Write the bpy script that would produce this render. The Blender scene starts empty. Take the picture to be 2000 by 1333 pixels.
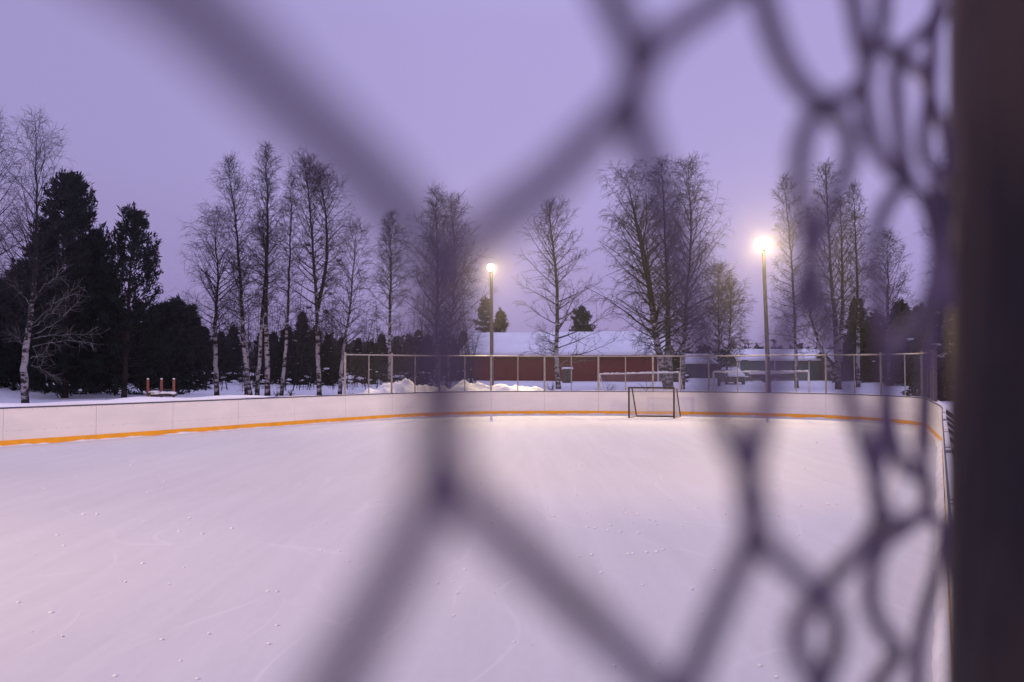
import bpy, bmesh, math, random
import numpy as np
from mathutils import Vector, Matrix, noise
R = math.radians
S = bpy.context.scene
COL = S.collection

# ------------------------------------------------------------------ camera
F = 1556.0                      # focal length in pixels of the 2000 px wide photograph
CAM_Z = 2.05
TH = math.atan(50.0 / F)        # looks slightly upwards
cd = bpy.data.cameras.new('camera')
cd.sensor_width = 36.0
cd.lens = 36.0 * F / 2000.0
cd.clip_start = 0.004
cd.clip_end = 3000.0
cd.dof.use_dof = True
cd.dof.focus_distance = 36.0
cd.dof.aperture_fstop = cd.lens / 5.7
cam = bpy.data.objects.new('camera', cd)
COL.objects.link(cam)
cam.location = (0, 0, CAM_Z)
cam.rotation_euler = (R(90) + TH, 0, 0)
S.camera = cam

# ------------------------------------------------------------------ sky: overcast winter dusk
W = bpy.data.worlds.new('World')
S.world = W
W.use_nodes = True
wn = W.node_tree.nodes
wl = W.node_tree.links
wn.clear()
w_out = wn.new('ShaderNodeOutputWorld')
w_bg = wn.new('ShaderNodeBackground')
w_tc = wn.new('ShaderNodeTexCoord')
w_sep = wn.new('ShaderNodeSeparateXYZ')
w_ramp = wn.new('ShaderNodeValToRGB')
w_noise = wn.new('ShaderNodeTexNoise')
w_noise.inputs['Scale'].default_value = 1.6
w_noise.inputs['Detail'].default_value = 3.0
w_mul = wn.new('ShaderNodeMath'); w_mul.operation = 'MULTIPLY_ADD'
w_mul.inputs[1].default_value = 0.16
w_mul.inputs[2].default_value = 0.92
w_mix = wn.new('ShaderNodeVectorMath'); w_mix.operation = 'SCALE'
el = w_ramp.color_ramp.elements
el[0].position = 0.0; el[0].color = (0.330, 0.260, 0.525, 1)
el[1].position = 1.0; el[1].color = (0.690, 0.665, 1.200, 1)
for p_, c_ in ((0.10, (0.380, 0.312, 0.612, 1)), (0.22, (0.418, 0.356, 0.680, 1)), (0.40, (0.410, 0.350, 0.672, 1))):
    e_ = el.new(p_); e_.color = c_
wl.new(w_tc.outputs['Generated'], w_sep.inputs[0])
wl.new(w_sep.outputs['Z'], w_ramp.inputs[0])
wl.new(w_tc.outputs['Generated'], w_noise.inputs['Vector'])
w_side = wn.new('ShaderNodeMapRange')               # the cloud is thicker towards the left
w_side.inputs[1].default_value = -0.55; w_side.inputs[2].default_value = 0.05
w_side.inputs[3].default_value = 0.87; w_side.inputs[4].default_value = 1.0
w_side.interpolation_type = 'SMOOTHSTEP'
w_m2 = wn.new('ShaderNodeMath'); w_m2.operation = 'MULTIPLY'
wl.new(w_sep.outputs['X'], w_side.inputs[0])
wl.new(w_noise.outputs['Fac'], w_mul.inputs[0])
wl.new(w_mul.outputs[0], w_m2.inputs[0]); wl.new(w_side.outputs[0], w_m2.inputs[1])
wl.new(w_ramp.outputs['Color'], w_mix.inputs[0])
wl.new(w_m2.outputs[0], w_mix.inputs['Scale'])
wl.new(w_mix.outputs[0], w_bg.inputs['Color'])
w_bg.inputs['Strength'].default_value = 1.0
wl.new(w_bg.outputs[0], w_out.inputs[0])

S.view_settings.view_transform = 'Standard'
S.view_settings.look = 'None'
S.view_settings.exposure = 0.0
S.view_settings.gamma = 1.0
try:
    S.cycles.use_denoising = True
    S.cycles.max_bounces = 6
    S.cycles.sample_clamp_indirect = 4.0
except Exception:
    pass

WARM = (1.0, 0.73, 0.36)

# ------------------------------------------------------------------ helpers
def ray(px, py):
    cx = (px - 1000.0) / F
    cz = -(py - 666.5) / F
    return Vector((cx, math.cos(TH) - cz * math.sin(TH), math.sin(TH) + cz * math.cos(TH)))

def at_z(px, py, z=0.0):
    d = ray(px, py)
    t = (z - CAM_Z) / d.z
    return Vector((d.x * t, d.y * t, z))

def at_y(px, py, Y):
    d = ray(px, py)
    t = Y / d.y
    return Vector((d.x * t, Y, CAM_Z + d.z * t))

def tag(o, label=None, cat=None, group=None, kind=None):
    if label: o['label'] = label
    if cat: o['category'] = cat
    if group: o['group'] = group
    if kind: o['kind'] = kind
    return o

def empty(name, loc, label, cat, group=None, rz=0.0):
    o = bpy.data.objects.new(name, None)
    o.empty_display_size = 0.3
    o.location = loc
    o.rotation_euler = (0, 0, rz)
    COL.objects.link(o)
    return tag(o, label, cat, group)

def link_mesh(name, me, m, parent=None, smooth=False):
    if m is not None:
        for k in (m if isinstance(m, (list, tuple)) else [m]):
            me.materials.append(k)
    if smooth:
        me.polygons.foreach_set('use_smooth', [True] * len(me.polygons))
    o = bpy.data.objects.new(name, me)
    COL.objects.link(o)
    if parent is not None:
        o.parent = parent          # parents here have only location and z rotation
    return o

class MB:
    """collects polygons for one mesh"""
    def __init__(self):
        self.v = []; self.f = []; self.uv = None
    def box(self, lo, hi):
        b = len(self.v)
        (x0, y0, z0), (x1, y1, z1) = lo, hi
        self.v += [(x0,y0,z0),(x1,y0,z0),(x1,y1,z0),(x0,y1,z0),(x0,y0,z1),(x1,y0,z1),(x1,y1,z1),(x0,y1,z1)]
        self.f += [tuple(b+i for i in q) for q in ((0,3,2,1),(4,5,6,7),(0,1,5,4),(1,2,6,5),(2,3,7,6),(3,0,4,7))]
        return self
    def poly_prism(self, pts, d):
        """pts: loop of 3d points, d: extrusion vector"""
        b = len(self.v); n = len(pts)
        self.v += [tuple(p) for p in pts] + [tuple(Vector(p) + Vector(d)) for p in pts]
        self.f.append(tuple(range(b + n - 1, b - 1, -1)))
        self.f.append(tuple(range(b + n, b + 2 * n)))
        for i in range(n):
            j = (i + 1) % n
            self.f.append((b+i, b+j, b+n+j, b+n+i))
        return self
    def tube(self, pts, radii, n=8, closed=False, cap=True):
        pts = [Vector(p) for p in pts]
        if not isinstance(radii, (list, tuple)):
            radii = [radii] * len(pts)
        b = len(self.v); m = len(pts)
        ref = None
        for i, p in enumerate(pts):
            t = (pts[min(i+1, m-1)] - pts[max(i-1, 0)])
            if closed:
                t = pts[(i+1) % m] - pts[i-1]
            t.normalize()
            if ref is None:
                ref = Vector((1,0,0)) if abs(t.x) < 0.9 else Vector((0,1,0))
            u = (ref - t * ref.dot(t)).normalized()
            ref = u
            w = t.cross(u)
            for k in range(n):
                a = 2 * math.pi * k / n
                self.v.append(tuple(p + (u * math.cos(a) + w * math.sin(a)) * radii[i]))
        for i in range(m - (0 if closed else 1)):
            for k in range(n):
                k2 = (k + 1) % n
                i2 = (i + 1) % m
                self.f.append((b+i*n+k, b+i*n+k2, b+i2*n+k2, b+i2*n+k))
        if cap and not closed:
            self.f.append(tuple(b + k for k in range(n - 1, -1, -1)))
            self.f.append(tuple(b + (m-1)*n + k for k in range(n)))
        return self
    def blob(self, c, r, rng, sub=2, rough=0.25, flat=1.0):
        bm = bmesh.new()
        bmesh.ops.create_icosphere(bm, subdivisions=sub, radius=1.0)
        off = Vector((rng.uniform(-50,50), rng.uniform(-50,50), rng.uniform(-50,50)))
        b = len(self.v)
        rr = r if isinstance(r, (tuple, list)) else (r, r, r * flat)
        for v in bm.verts:
            k = 1 + rough * 1.6 * noise.noise(v.co * 1.7 + off)
            self.v.append((c[0] + v.co.x * rr[0] * k, c[1] + v.co.y * rr[1] * k, c[2] + v.co.z * rr[2] * k))
        for f in bm.faces:
            self.f.append(tuple(b + v.index for v in f.verts))
        bm.free()
        return self
    def build(self, name, m, parent=None, smooth=False, origin=None):
        me = bpy.data.meshes.new(name)
        v = self.v
        if origin is not None:
            ox, oy, oz = origin
            v = [(x-ox, y-oy, z-oz) for x, y, z in v]
        me.from_pydata(v, [], self.f)
        if self.uv:
            l = me.uv_layers.new(name='UVMap')
            for lp in me.loops:
                l.data[lp.index].uv = self.uv[lp.vertex_index]
        me.update()
        return link_mesh(name, me, m, parent, smooth)

def np_mesh(name, verts, quads_n, faces):
    """fast mesh from numpy: faces (k, quads_n)"""
    me = bpy.data.meshes.new(name)
    me.vertices.add(len(verts))
    me.vertices.foreach_set('co', np.ascontiguousarray(verts, dtype=np.float32).ravel())
    nf = len(faces)
    me.loops.add(nf * quads_n)
    me.loops.foreach_set('vertex_index', np.ascontiguousarray(faces, dtype=np.int32).ravel())
    me.polygons.add(nf)
    me.polygons.foreach_set('loop_start', np.arange(0, nf * quads_n, quads_n, dtype=np.int32))
    me.polygons.foreach_set('loop_total', np.full(nf, quads_n, dtype=np.int32))
    me.update(calc_edges=True)
    return me

def seg_mesh(name, segs):
    """segs: rows of p0(3) p1(3) r0 r1 -> three sided prisms"""
    a = np.asarray(segs, dtype=np.float64)
    p0, p1, r0, r1 = a[:, 0:3], a[:, 3:6], a[:, 6], a[:, 7]
    t = p1 - p0
    t /= np.maximum(np.linalg.norm(t, axis=1, keepdims=True), 1e-9)
    ref = np.where(np.abs(t[:, 2:3]) < 0.9, np.array([[0, 0, 1.0]]), np.array([[1.0, 0, 0]]))
    u = np.cross(t, ref); u /= np.linalg.norm(u, axis=1, keepdims=True)
    w = np.cross(t, u)
    vs = []
    for p, r in ((p0, r0), (p1, r1)):
        for k in range(3):
            an = 2 * math.pi * k / 3
            vs.append(p + (u * math.cos(an) + w * math.sin(an)) * r[:, None])
    v = np.stack(vs, axis=1).reshape(-1, 3)
    n = len(a)
    b = (np.arange(n) * 6)[:, None, None]
    q = np.array([[0,1,4,3],[1,2,5,4],[2,0,3,5]])[None]
    return np_mesh(name, v, 4, (b + q).reshape(-1, 4))

# ------------------------------------------------------------------ materials
def mat(name, rgb, rough=0.7, metal=0.0, var=0.0, scale=6.0, bump=0.0, bscale=None, spec=0.3, emit=None, estr=0.0, c2=None, stretch=None, detail=4.0):
    m = bpy.data.materials.new(name)
    m.use_nodes = True
    nt = m.node_tree; n = nt.nodes; l = nt.links
    b = n['Principled BSDF']
    b.inputs['Base Color'].default_value = (*rgb, 1)
    b.inputs['Roughness'].default_value = rough
    b.inputs['Metallic'].default_value = metal
    b.inputs['Specular IOR Level'].default_value = spec
    tc = n.new('ShaderNodeTexCoord')
    vec = tc.outputs['Object']
    if stretch:
        mp = n.new('ShaderNodeMapping'); mp.inputs['Scale'].default_value = stretch
        l.new(vec, mp.inputs[0]); vec = mp.outputs[0]
    if var or c2:
        nz = n.new('ShaderNodeTexNoise')
        nz.inputs['Scale'].default_value = scale
        nz.inputs['Detail'].default_value = detail
        l.new(vec, nz.inputs['Vector'])
        rp = n.new('ShaderNodeValToRGB')
        hi = c2 if c2 else tuple(min(1, c * (1 + var)) for c in rgb)
        lo = rgb if c2 else tuple(c * (1 - var) for c in rgb)
        rp.color_ramp.elements[0].position = 0.34; rp.color_ramp.elements[0].color = (*lo, 1)
        rp.color_ramp.elements[1].position = 0.66; rp.color_ramp.elements[1].color = (*hi, 1)
        l.new(nz.outputs['Fac'], rp.inputs[0])
        l.new(rp.outputs[0], b.inputs['Base Color'])
    if bump:
        bz = n.new('ShaderNodeTexNoise')
        bz.inputs['Scale'].default_value = bscale or scale
        bz.inputs['Detail'].default_value = 5
        l.new(vec, bz.inputs['Vector'])
        bp = n.new('ShaderNodeBump'); bp.inputs['Strength'].default_value = bump
        bp.inputs['Distance'].default_value = 0.05
        l.new(bz.outputs['Fac'], bp.inputs['Height'])
        l.new(bp.outputs[0], b.inputs['Normal'])
    if emit:
        b.inputs['Emission Color'].default_value = (*emit, 1)
        b.inputs['Emission Strength'].default_value = estr
    return m

M = {}
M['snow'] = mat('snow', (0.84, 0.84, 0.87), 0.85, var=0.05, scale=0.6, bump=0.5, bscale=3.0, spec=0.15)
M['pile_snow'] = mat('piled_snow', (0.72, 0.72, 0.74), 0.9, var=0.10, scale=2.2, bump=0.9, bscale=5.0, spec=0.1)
M['rust'] = mat('rusty_post_steel', (0.13, 0.075, 0.06), 0.8, var=0.3, scale=10)
M['crumb'] = mat('loose_snow', (0.80, 0.80, 0.80), 0.9, spec=0.05)
M['wood_pole'] = mat('weathered_pole_wood', (0.082, 0.074, 0.074), 0.85, var=0.35, scale=9, stretch=(3, 3, 0.25))
M['galv'] = mat('galvanised_steel', (0.30, 0.28, 0.28), 0.5, 0.35, var=0.2, scale=8)
M['wire'] = mat('dull_galvanised_wire', (0.11, 0.095, 0.10), 0.6, 0.1)
M['near_wire'] = mat('dull_fence_wire', (0.115, 0.078, 0.105), 0.62, 0.15, var=0.4, scale=60, spec=0.25)
M['near_post'] = mat('rusty_dark_post_paint', (0.026, 0.021, 0.022), 0.6, 0.1, c2=(0.120, 0.070, 0.048), scale=22, stretch=(1, 1, 0.22), bump=0.5, spec=0.25)
M['cap'] = mat('blue_grey_cap', (0.05, 0.06, 0.12), 0.5, var=0.2)
M['kick'] = mat('orange_yellow_kick_plastic', (0.80, 0.36, 0.012), 0.45, var=0.08, scale=3, spec=0.4)
M['dark'] = mat('dark_timber', (0.045, 0.038, 0.035), 0.85, var=0.3)
M['goal_red'] = mat('dark_red_goal_paint', (0.022, 0.007, 0.008), 0.45, var=0.5, scale=5, spec=0.4)
M['goal_pale'] = mat('worn_pale_goal_paint', (0.5, 0.36, 0.32), 0.5, var=0.3, scale=8)
M['net'] = mat('white_net_cord', (0.62, 0.58, 0.56), 0.8)
M['white_metal'] = mat('weathered_white_metal', (0.55, 0.52, 0.48), 0.55, var=0.15)
M['twig'] = mat('birch_twig', (0.020, 0.013, 0.015), 0.8, var=0.3, scale=2)
M['pale_limb'] = mat('pale_lit_limb_bark', (0.24, 0.22, 0.22), 0.8, c2=(0.06, 0.05, 0.05), scale=3.5)  # pale bark of the low limbs, with the light on them painted in
M['pine_bark'] = mat('pine_bark', (0.026, 0.018, 0.017), 0.9, var=0.4, scale=5, stretch=(1, 1, 0.3))
M['needles'] = mat('dark_needles', (0.010, 0.017, 0.014), 0.85, var=0.45, scale=1.3, spec=0.1)
M['needles2'] = mat('grey_green_needles', (0.018, 0.025, 0.024), 0.85, var=0.45, scale=1.3, spec=0.1)
M['red_wall'] = mat('red_ochre_boards', (0.155, 0.014, 0.030), 0.85, var=0.22, scale=3, stretch=(6, 6, 0.2))
M['red_fascia'] = mat('dark_red_fascia', (0.085, 0.018, 0.020), 0.8, var=0.2)
M['white_trim'] = mat('white_trim', (0.68, 0.66, 0.66), 0.7, var=0.08)
M['green_wall'] = mat('grey_green_boards', (0.115, 0.150, 0.150), 0.85, var=0.15, scale=3, stretch=(6, 6, 0.2))
M['brown_wall'] = mat('brown_boards', (0.100, 0.075, 0.075), 0.85, var=0.25, scale=3, stretch=(6, 6, 0.2))
M['grey_wall'] = mat('slate_grey_boards', (0.085, 0.085, 0.105), 0.85, var=0.2, scale=3)
M['pink_wall'] = mat('faded_pink_boards', (0.36, 0.20, 0.24), 0.85, var=0.15, scale=3)
M['pink_roof'] = mat('dark_red_roofing', (0.13, 0.03, 0.05), 0.8, var=0.2)
M['glass'] = mat('dark_window_glass', (0.02, 0.022, 0.03), 0.15, spec=0.5)
M['car_body'] = mat('dark_car_paint', (0.045, 0.05, 0.06), 0.35, 0.2, spec=0.5)
M['rubber'] = mat('black_rubber', (0.015, 0.015, 0.016), 0.8)
M['red_timber'] = mat('red_brown_stained_timber', (0.22, 0.075, 0.05), 0.8, var=0.3, scale=8, stretch=(4, 4, 0.4))
M['housing'] = mat('lamp_housing_metal', (0.25, 0.25, 0.25), 0.5, 0.5)
M['lamp_glass'] = mat('lit_lamp_glass', (0.9, 0.8, 0.6), 0.3, emit=(1.0, 0.80, 0.52), estr=90.0)

def birch_bark():
    m = bpy.data.materials.new('birch_bark')
    m.use_nodes = True
    nt = m.node_tree; n = nt.nodes; l = nt.links
    b = n['Principled BSDF']
    b.inputs['Roughness'].default_value = 0.75
    b.inputs['Specular IOR Level'].default_value = 0.2
    tc = n.new('ShaderNodeTexCoord')
    mp = n.new('ShaderNodeMapping'); mp.inputs['Scale'].default_value = (3.2, 3.2, 6.5)
    l.new(tc.outputs['Object'], mp.inputs[0])
    nz = n.new('ShaderNodeTexNoise'); nz.inputs['Scale'].default_value = 0.75; nz.inputs['Detail'].default_value = 4
    nz.inputs['Roughness'].default_value = 0.65
    l.new(mp.outputs[0], nz.inputs['Vector'])
    # black lenticels and scars, bark darkens with height like an old birch
    sp = n.new('ShaderNodeSeparateXYZ'); l.new(tc.outputs['Object'], sp.inputs[0])
    hm = n.new('ShaderNodeMapRange'); hm.inputs[1].default_value = 3.0; hm.inputs[2].default_value = 8.0
    hm.inputs[3].default_value = -0.015; hm.inputs[4].default_value = 0.20
    l.new(sp.outputs['Z'], hm.inputs[0])
    lo = n.new('ShaderNodeMapRange'); lo.inputs[1].default_value = 0.0; lo.inputs[2].default_value = 0.9
    lo.inputs[3].default_value = 0.12; lo.inputs[4].default_value = 0.0
    l.new(sp.outputs['Z'], lo.inputs[0])
    ad = n.new('ShaderNodeMath'); ad.operation = 'ADD'
    l.new(nz.outputs['Fac'], ad.inputs[0]); l.new(hm.outputs[0], ad.inputs[1])
    ad2 = n.new('ShaderNodeMath'); ad2.operation = 'ADD'
    l.new(ad.outputs[0], ad2.inputs[0]); l.new(lo.outputs[0], ad2.inputs[1])
    rp = n.new('ShaderNodeValToRGB')
    e = rp.color_ramp.elements
    e[0].position = 0.49; e[0].color = (0.30, 0.275, 0.275, 1)
    e[1].position = 0.55; e[1].color = (0.025, 0.020, 0.020, 1)
    x = e.new(0.36); x.color = (0.38, 0.345, 0.345, 1)
    l.new(ad2.outputs[0], rp.inputs[0])
    l.new(rp.outputs[0], b.inputs['Base Color'])
    return m
M['birch'] = birch_bark()

def board_mat():
    m = mat('white_rink_board', (0.76, 0.74, 0.74), 0.45, spec=0.35)
    nt = m.node_tree; n = nt.nodes; l = nt.links
    b = n['Principled BSDF']
    uv = n.new('ShaderNodeUVMap')
    sp = n.new('ShaderNodeSeparateXYZ'); l.new(uv.outputs[0], sp.inputs[0])
    def mth(op, a, c=None):
        k = n.new('ShaderNodeMath'); k.operation = op
        for i, s in enumerate((a, c)):
            if s is None: continue
            if isinstance(s, (int, float)): k.inputs[i].default_value = s
            else: l.new(s, k.inputs[i])
        return k.outputs[0]
    fu = mth('SUBTRACT', mth('FRACT', mth('DIVIDE', sp.outputs['X'], 0.30)), 0.5)
    du = mth('MULTIPLY', fu, 0.30)
    def row(z):
        dv = mth('SUBTRACT', sp.outputs['Y'], z)
        r2 = mth('ADD', mth('MULTIPLY', du, du), mth('MULTIPLY', dv, dv))
        return mth('LESS_THAN', r2, 0.008 ** 2)
    bolts = mth('MAXIMUM', row(0.385), row(0.93))
    # horizontal joint line of the backing sheet
    joint = mth('MULTIPLY', mth('LESS_THAN', mth('ABSOLUTE', mth('SUBTRACT', sp.outputs['Y'], 0.40)), 0.006), 0.10)
    marks = mth('MAXIMUM', bolts, joint)
    # puck scuffs
    mp = n.new('ShaderNodeMapping'); mp.inputs['Scale'].default_value = (1.0, 3.0, 1.0); l.new(uv.outputs[0], mp.inputs[0])
    nz = n.new('ShaderNodeTexNoise'); nz.inputs['Scale'].default_value = 9.0; nz.inputs['Detail'].default_value = 6; l.new(mp.outputs[0], nz.inputs['Vector'])
    rp = n.new('ShaderNodeValToRGB')
    rp.color_ramp.elements[0].position = 0.70; rp.color_ramp.elements[0].color = (0, 0, 0, 1)
    rp.color_ramp.elements[1].position = 0.74; rp.color_ramp.elements[1].color = (0.6, 0.6, 0.6, 1)
    l.new(nz.outputs['Fac'], rp.inputs[0])
    nz2 = n.new('ShaderNodeTexNoise'); nz2.inputs['Scale'].default_value = 0.8; nz2.inputs['Detail'].default_value = 3; l.new(mp.outputs[0], nz2.inputs['Vector'])
    cr = n.new('ShaderNodeValToRGB')
    cr.color_ramp.elements[0].position = 0.3; cr.color_ramp.elements[0].color = (0.70, 0.685, 0.69, 1)
    cr.color_ramp.elements[1].position = 0.7; cr.color_ramp.elements[1].color = (0.79, 0.775, 0.77, 1)
    l.new(nz2.outputs['Fac'], cr.inputs[0])
    fac = mth('MAXIMUM', marks, rp.outputs[0])
    mx = n.new('ShaderNodeMix'); mx.data_type = 'RGBA'
    l.new(fac, mx.inputs['Factor']); l.new(cr.outputs[0], mx.inputs[6])
    mx.inputs[7].default_value = (0.16, 0.14, 0.15, 1)
    l.new(mx.outputs[2], b.inputs['Base Color'])
    return m
M['board'] = board_mat()

def ice_mat():
    m = mat('scraped_snowy_ice', (0.8, 0.8, 0.82), 0.8, spec=0.06)
    nt = m.node_tree; n = nt.nodes; l = nt.links
    b = n['Principled BSDF']
    tc = n.new('ShaderNodeTexCoord')
    def noi(scale, stretch, rot, detail=5, dist=0.0):
        mp = n.new('ShaderNodeMapping'); mp.inputs['Scale'].default_value = stretch; mp.inputs['Rotation'].default_value = (0, 0, rot)
        l.new(tc.outputs['Object'], mp.inputs[0])
        z = n.new('ShaderNodeTexNoise'); z.inputs['Scale'].default_value = scale; z.inputs['Detail'].default_value = detail
        z.inputs['Distortion'].default_value = dist
        l.new(mp.outputs[0], z.inputs['Vector'])
        return z.outputs['Fac']
    def ramp(src, p0, c0, p1, c1):
        r = n.new('ShaderNodeValToRGB')
        r.color_ramp.elements[0].position = p0; r.color_ramp.elements[0].color = (c0, c0, c0, 1)
        r.color_ramp.elements[1].position = p1; r.color_ramp.elements[1].color = (c1, c1, c1, 1)
        l.new(src, r.inputs[0]); return r.outputs[0]
    def mth(op, a, c):
        k = n.new('ShaderNodeMath'); k.operation = op
        for i, s in enumerate((a, c)):
            if isinstance(s, (int, float)): k.inputs[i].default_value = s
            else: l.new(s, k.inputs[i])
        return k.outputs[0]
    def skate(scale, rot, seed, w):
        mp = n.new('ShaderNodeMapping'); mp.inputs['Scale'].default_value = (1.0, 0.30, 1.0); mp.inputs['Rotation'].default_value = (0, 0, rot)
        mp.inputs['Location'].default_value = (seed, seed * 1.7, 0)
        nz = n.new('ShaderNodeTexNoise'); nz.inputs['Scale'].default_value = 0.25; nz.inputs['Detail'].default_value = 1
        l.new(tc.outputs['Object'], nz.inputs['Vector'])
        sc = n.new('ShaderNodeVectorMath'); sc.operation = 'SCALE'; sc.inputs['Scale'].default_value = 3.0
        l.new(nz.outputs['Color'], sc.inputs[0])
        av = n.new('ShaderNodeVectorMath'); av.operation = 'ADD'
        l.new(tc.outputs['Object'], av.inputs[0]); l.new(sc.outputs[0], av.inputs[1])
        l.new(av.outputs[0], mp.inputs[0])
        v = n.new('ShaderNodeTexVoronoi'); v.feature = 'DISTANCE_TO_EDGE'; v.inputs['Scale'].default_value = scale
        l.new(mp.outputs[0], v.inputs['Vector'])
        line = ramp(v.outputs['Distance'], 0.0, 1.0, w, 0.0)
        msk = ramp(noi(0.5, (1, 1, 1), seed, 3), 0.50, 0.0, 0.62, 1.0)
        return mth('MULTIPLY', line, msk)
    sweep = noi(0.9, (3.5, 0.28, 1), R(-62), 6, 0.4)        # long strokes left by the shovel and the brush
    patch = noi(0.16, (1.6, 0.7, 1), R(-50), 4)
    fine = noi(14, (1.0, 0.35, 1), R(-60), 6)
    lines = mth('MAXIMUM', skate(0.42, 0.4, 1.3, 0.010), mth('MAXIMUM', skate(0.7, 1.9, 7.1, 0.012), skate(0.33, -0.7, 4.2, 0.007)))
    v = mth('ADD', mth('MULTIPLY', sweep, 0.09), mth('MULTIPLY', patch, 0.16))
    fans = ramp(noi(0.55, (4.5, 0.10, 1), R(-35), 7, 0.8), 0.52, 0.0, 0.70, 1.0)       # wide faint scuffs of skates turning
    v = mth('ADD', v, mth('MULTIPLY', fans, 0.015))
    v = mth('ADD', v, mth('MULTIPLY', fine, 0.05))
    v = mth('ADD', v, 0.435)
    v = mth('ADD', v, mth('MULTIPLY', lines, 0.05))
    cmb = n.new('ShaderNodeCombineColor')
    l.new(v, cmb.inputs[0]); l.new(v, cmb.inputs[1]); l.new(mth('MULTIPLY', v, 1.03), cmb.inputs[2])
    l.new(cmb.outputs[0], b.inputs['Base Color'])
    ro = mth('ADD', mth('MULTIPLY', patch, 0.25), 0.62)
    l.new(ro, b.inputs['Roughness'])
    bp = n.new('ShaderNodeBump'); bp.inputs['Strength'].default_value = 0.25; bp.inputs['Distance'].default_value = 0.01
    hh = mth('ADD', mth('MULTIPLY', fine, 0.8), mth('ADD', mth('MULTIPLY', lines, 0.6), sweep))
    l.new(hh, bp.inputs['Height']); l.new(bp.outputs[0], b.inputs['Normal'])
    return m
M['ice'] = ice_mat()

# ------------------------------------------------------------------ the board loop
ice_px = [(0,873),(200,859),(400,844),(600,829),(700,822),(800,815.7),(880,812.3),(960,810.4),(1040,809.7),(1120,809.5),(1200,810),
          (1340,811.2),(1430,812.7),(1500,814.6),(1600,817.8),(1700,823.5),(1789,832),(1812,840),(1823,850)]
ctrl = [at_z(*p).to_2d() for p in ice_px]
line = lambda Y: Vector((0.0640 + 0.535 * Y, Y))
ctrl += [line(y) for y in (21.0, 17.5, 14, 10, 6.5, 4, 2.2, 1.1, 0.55)]
Y0 = 0.0613                                        # nearest knuckle column of the near fence
fence_pt = lambda s: Vector((Y0 * (-0.0964 + 0.323 * s), Y0 * (1 + 0.41 * s)))
ctrl += [fence_pt(7.2), fence_pt(2), fence_pt(-5), fence_pt(-16)]
ctrl += [Vector(p) for p in ((-1.3,-1.25),(-3.2,-2.3),(-6,-2.7),(-9.5,-1.3),(-13,1.0),(-16.5,3.6),(-18.9,6.6),(-19.4,9.6),(-18.0,13.2),(-15.6,16.8))]

def catmull_closed(P, per=24):
    out = []; n = len(P)
    for i in range(n):
        p0, p1, p2, p3 = P[i-1], P[i], P[(i+1) % n], P[(i+2) % n]
        t0 = 0; t1 = t0 + max((p1-p0).length, 1e-4) ** 0.5; t2 = t1 + max((p2-p1).length, 1e-4) ** 0.5; t3 = t2 + max((p3-p2).length, 1e-4) ** 0.5
        for k in range(per):
            t = t1 + (t2 - t1) * k / per
            a1 = p0*((t1-t)/(t1-t0)) + p1*((t-t0)/(t1-t0)); a2 = p1*((t2-t)/(t2-t1)) + p2*((t-t1)/(t2-t1)); a3 = p2*((t3-t)/(t3-t2)) + p3*((t-t2)/(t3-t2))
            b1 = a1*((t2-t)/(t2-t0)) + a2*((t-t0)/(t2-t0)); b2 = a2*((t3-t)/(t3-t1)) + a3*((t-t1)/(t3-t1))
            out.append(b1*((t2-t)/(t2-t1)) + b2*((t-t1)/(t2-t1)))
    return out
dense = catmull_closed(ctrl)
acc = [0.0]
for i in range(len(dense)):
    acc.append(acc[-1] + (dense[(i+1) % len(dense)] - dense[i]).length)
LOOP = acc[-1]
def loop(s):
    s = s % LOOP
    i = int(np.searchsorted(acc, s, side='right')) - 1
    i = min(max(i, 0), len(dense) - 1)
    k = (s - acc[i]) / max(acc[i+1] - acc[i], 1e-9)
    return dense[i].lerp(dense[(i+1) % len(dense)], k)
def normal(s):
    d = loop(s + 0.15) - loop(s - 0.15)
    return Vector((-d.y, d.x)).normalized()          # the loop runs clockwise: this points outwards
def arc_at_px(px, lo=0.0, hi=None):
    """arc length where the board is crossed by the vertical plane through this column of the photo"""
    best = None
    s = lo
    hi = hi or LOOP * 0.5
    while s < hi:
        p = loop(s)
        if p.y > 1:
            e = abs(1000 + F * p.x / p.y - px)
            if best is None or e < best[0]: best = (e, s)
        s += 0.03
    return best[1]
S_START = arc_at_px(675.5)
END_ARC = arc_at_px(1823, S_START)
PANEL = (arc_at_px(1168) - S_START) / 5.0            # one board panel
BOARD_H = 0.99

def strip_pts(s0, s1, off, step=0.3):
    n = max(2, int(math.ceil((s1 - s0) / step)) + 1)
    return [(s0 + (s1 - s0) * i / (n - 1)) for i in range(n)]

def wall_strip(mb, s0, s1, z0, z1, o0, o1, step=0.3, uv=False):
    """a curved slab along the loop between offsets o0 (inner) and o1 (outer)"""
    ss = strip_pts(s0, s1, 0, step)
    b = len(mb.v)
    if uv and mb.uv is None: mb.uv = []
    for s in ss:
        p = loop(s); nn = normal(s)
        a = p + nn * o0; c = p + nn * o1
        mb.v += [(a.x, a.y, z0), (a.x, a.y, z1), (c.x, c.y, z1), (c.x, c.y, z0)]
        if uv: mb.uv += [(s, z0), (s, z1), (s, z1), (s, z0)]
    n = len(ss)
    for i in range(n - 1):
        k = b + 4 * i
        for j in range(4):
            j2 = (j + 1) % 4
            mb.f.append((k+j, k+j2, k+4+j2, k+4+j))
    mb.f.append((b, b+3, b+2, b+1)); k = b + 4 * (n-1); mb.f.append((k, k+1, k+2, k+3))

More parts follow.
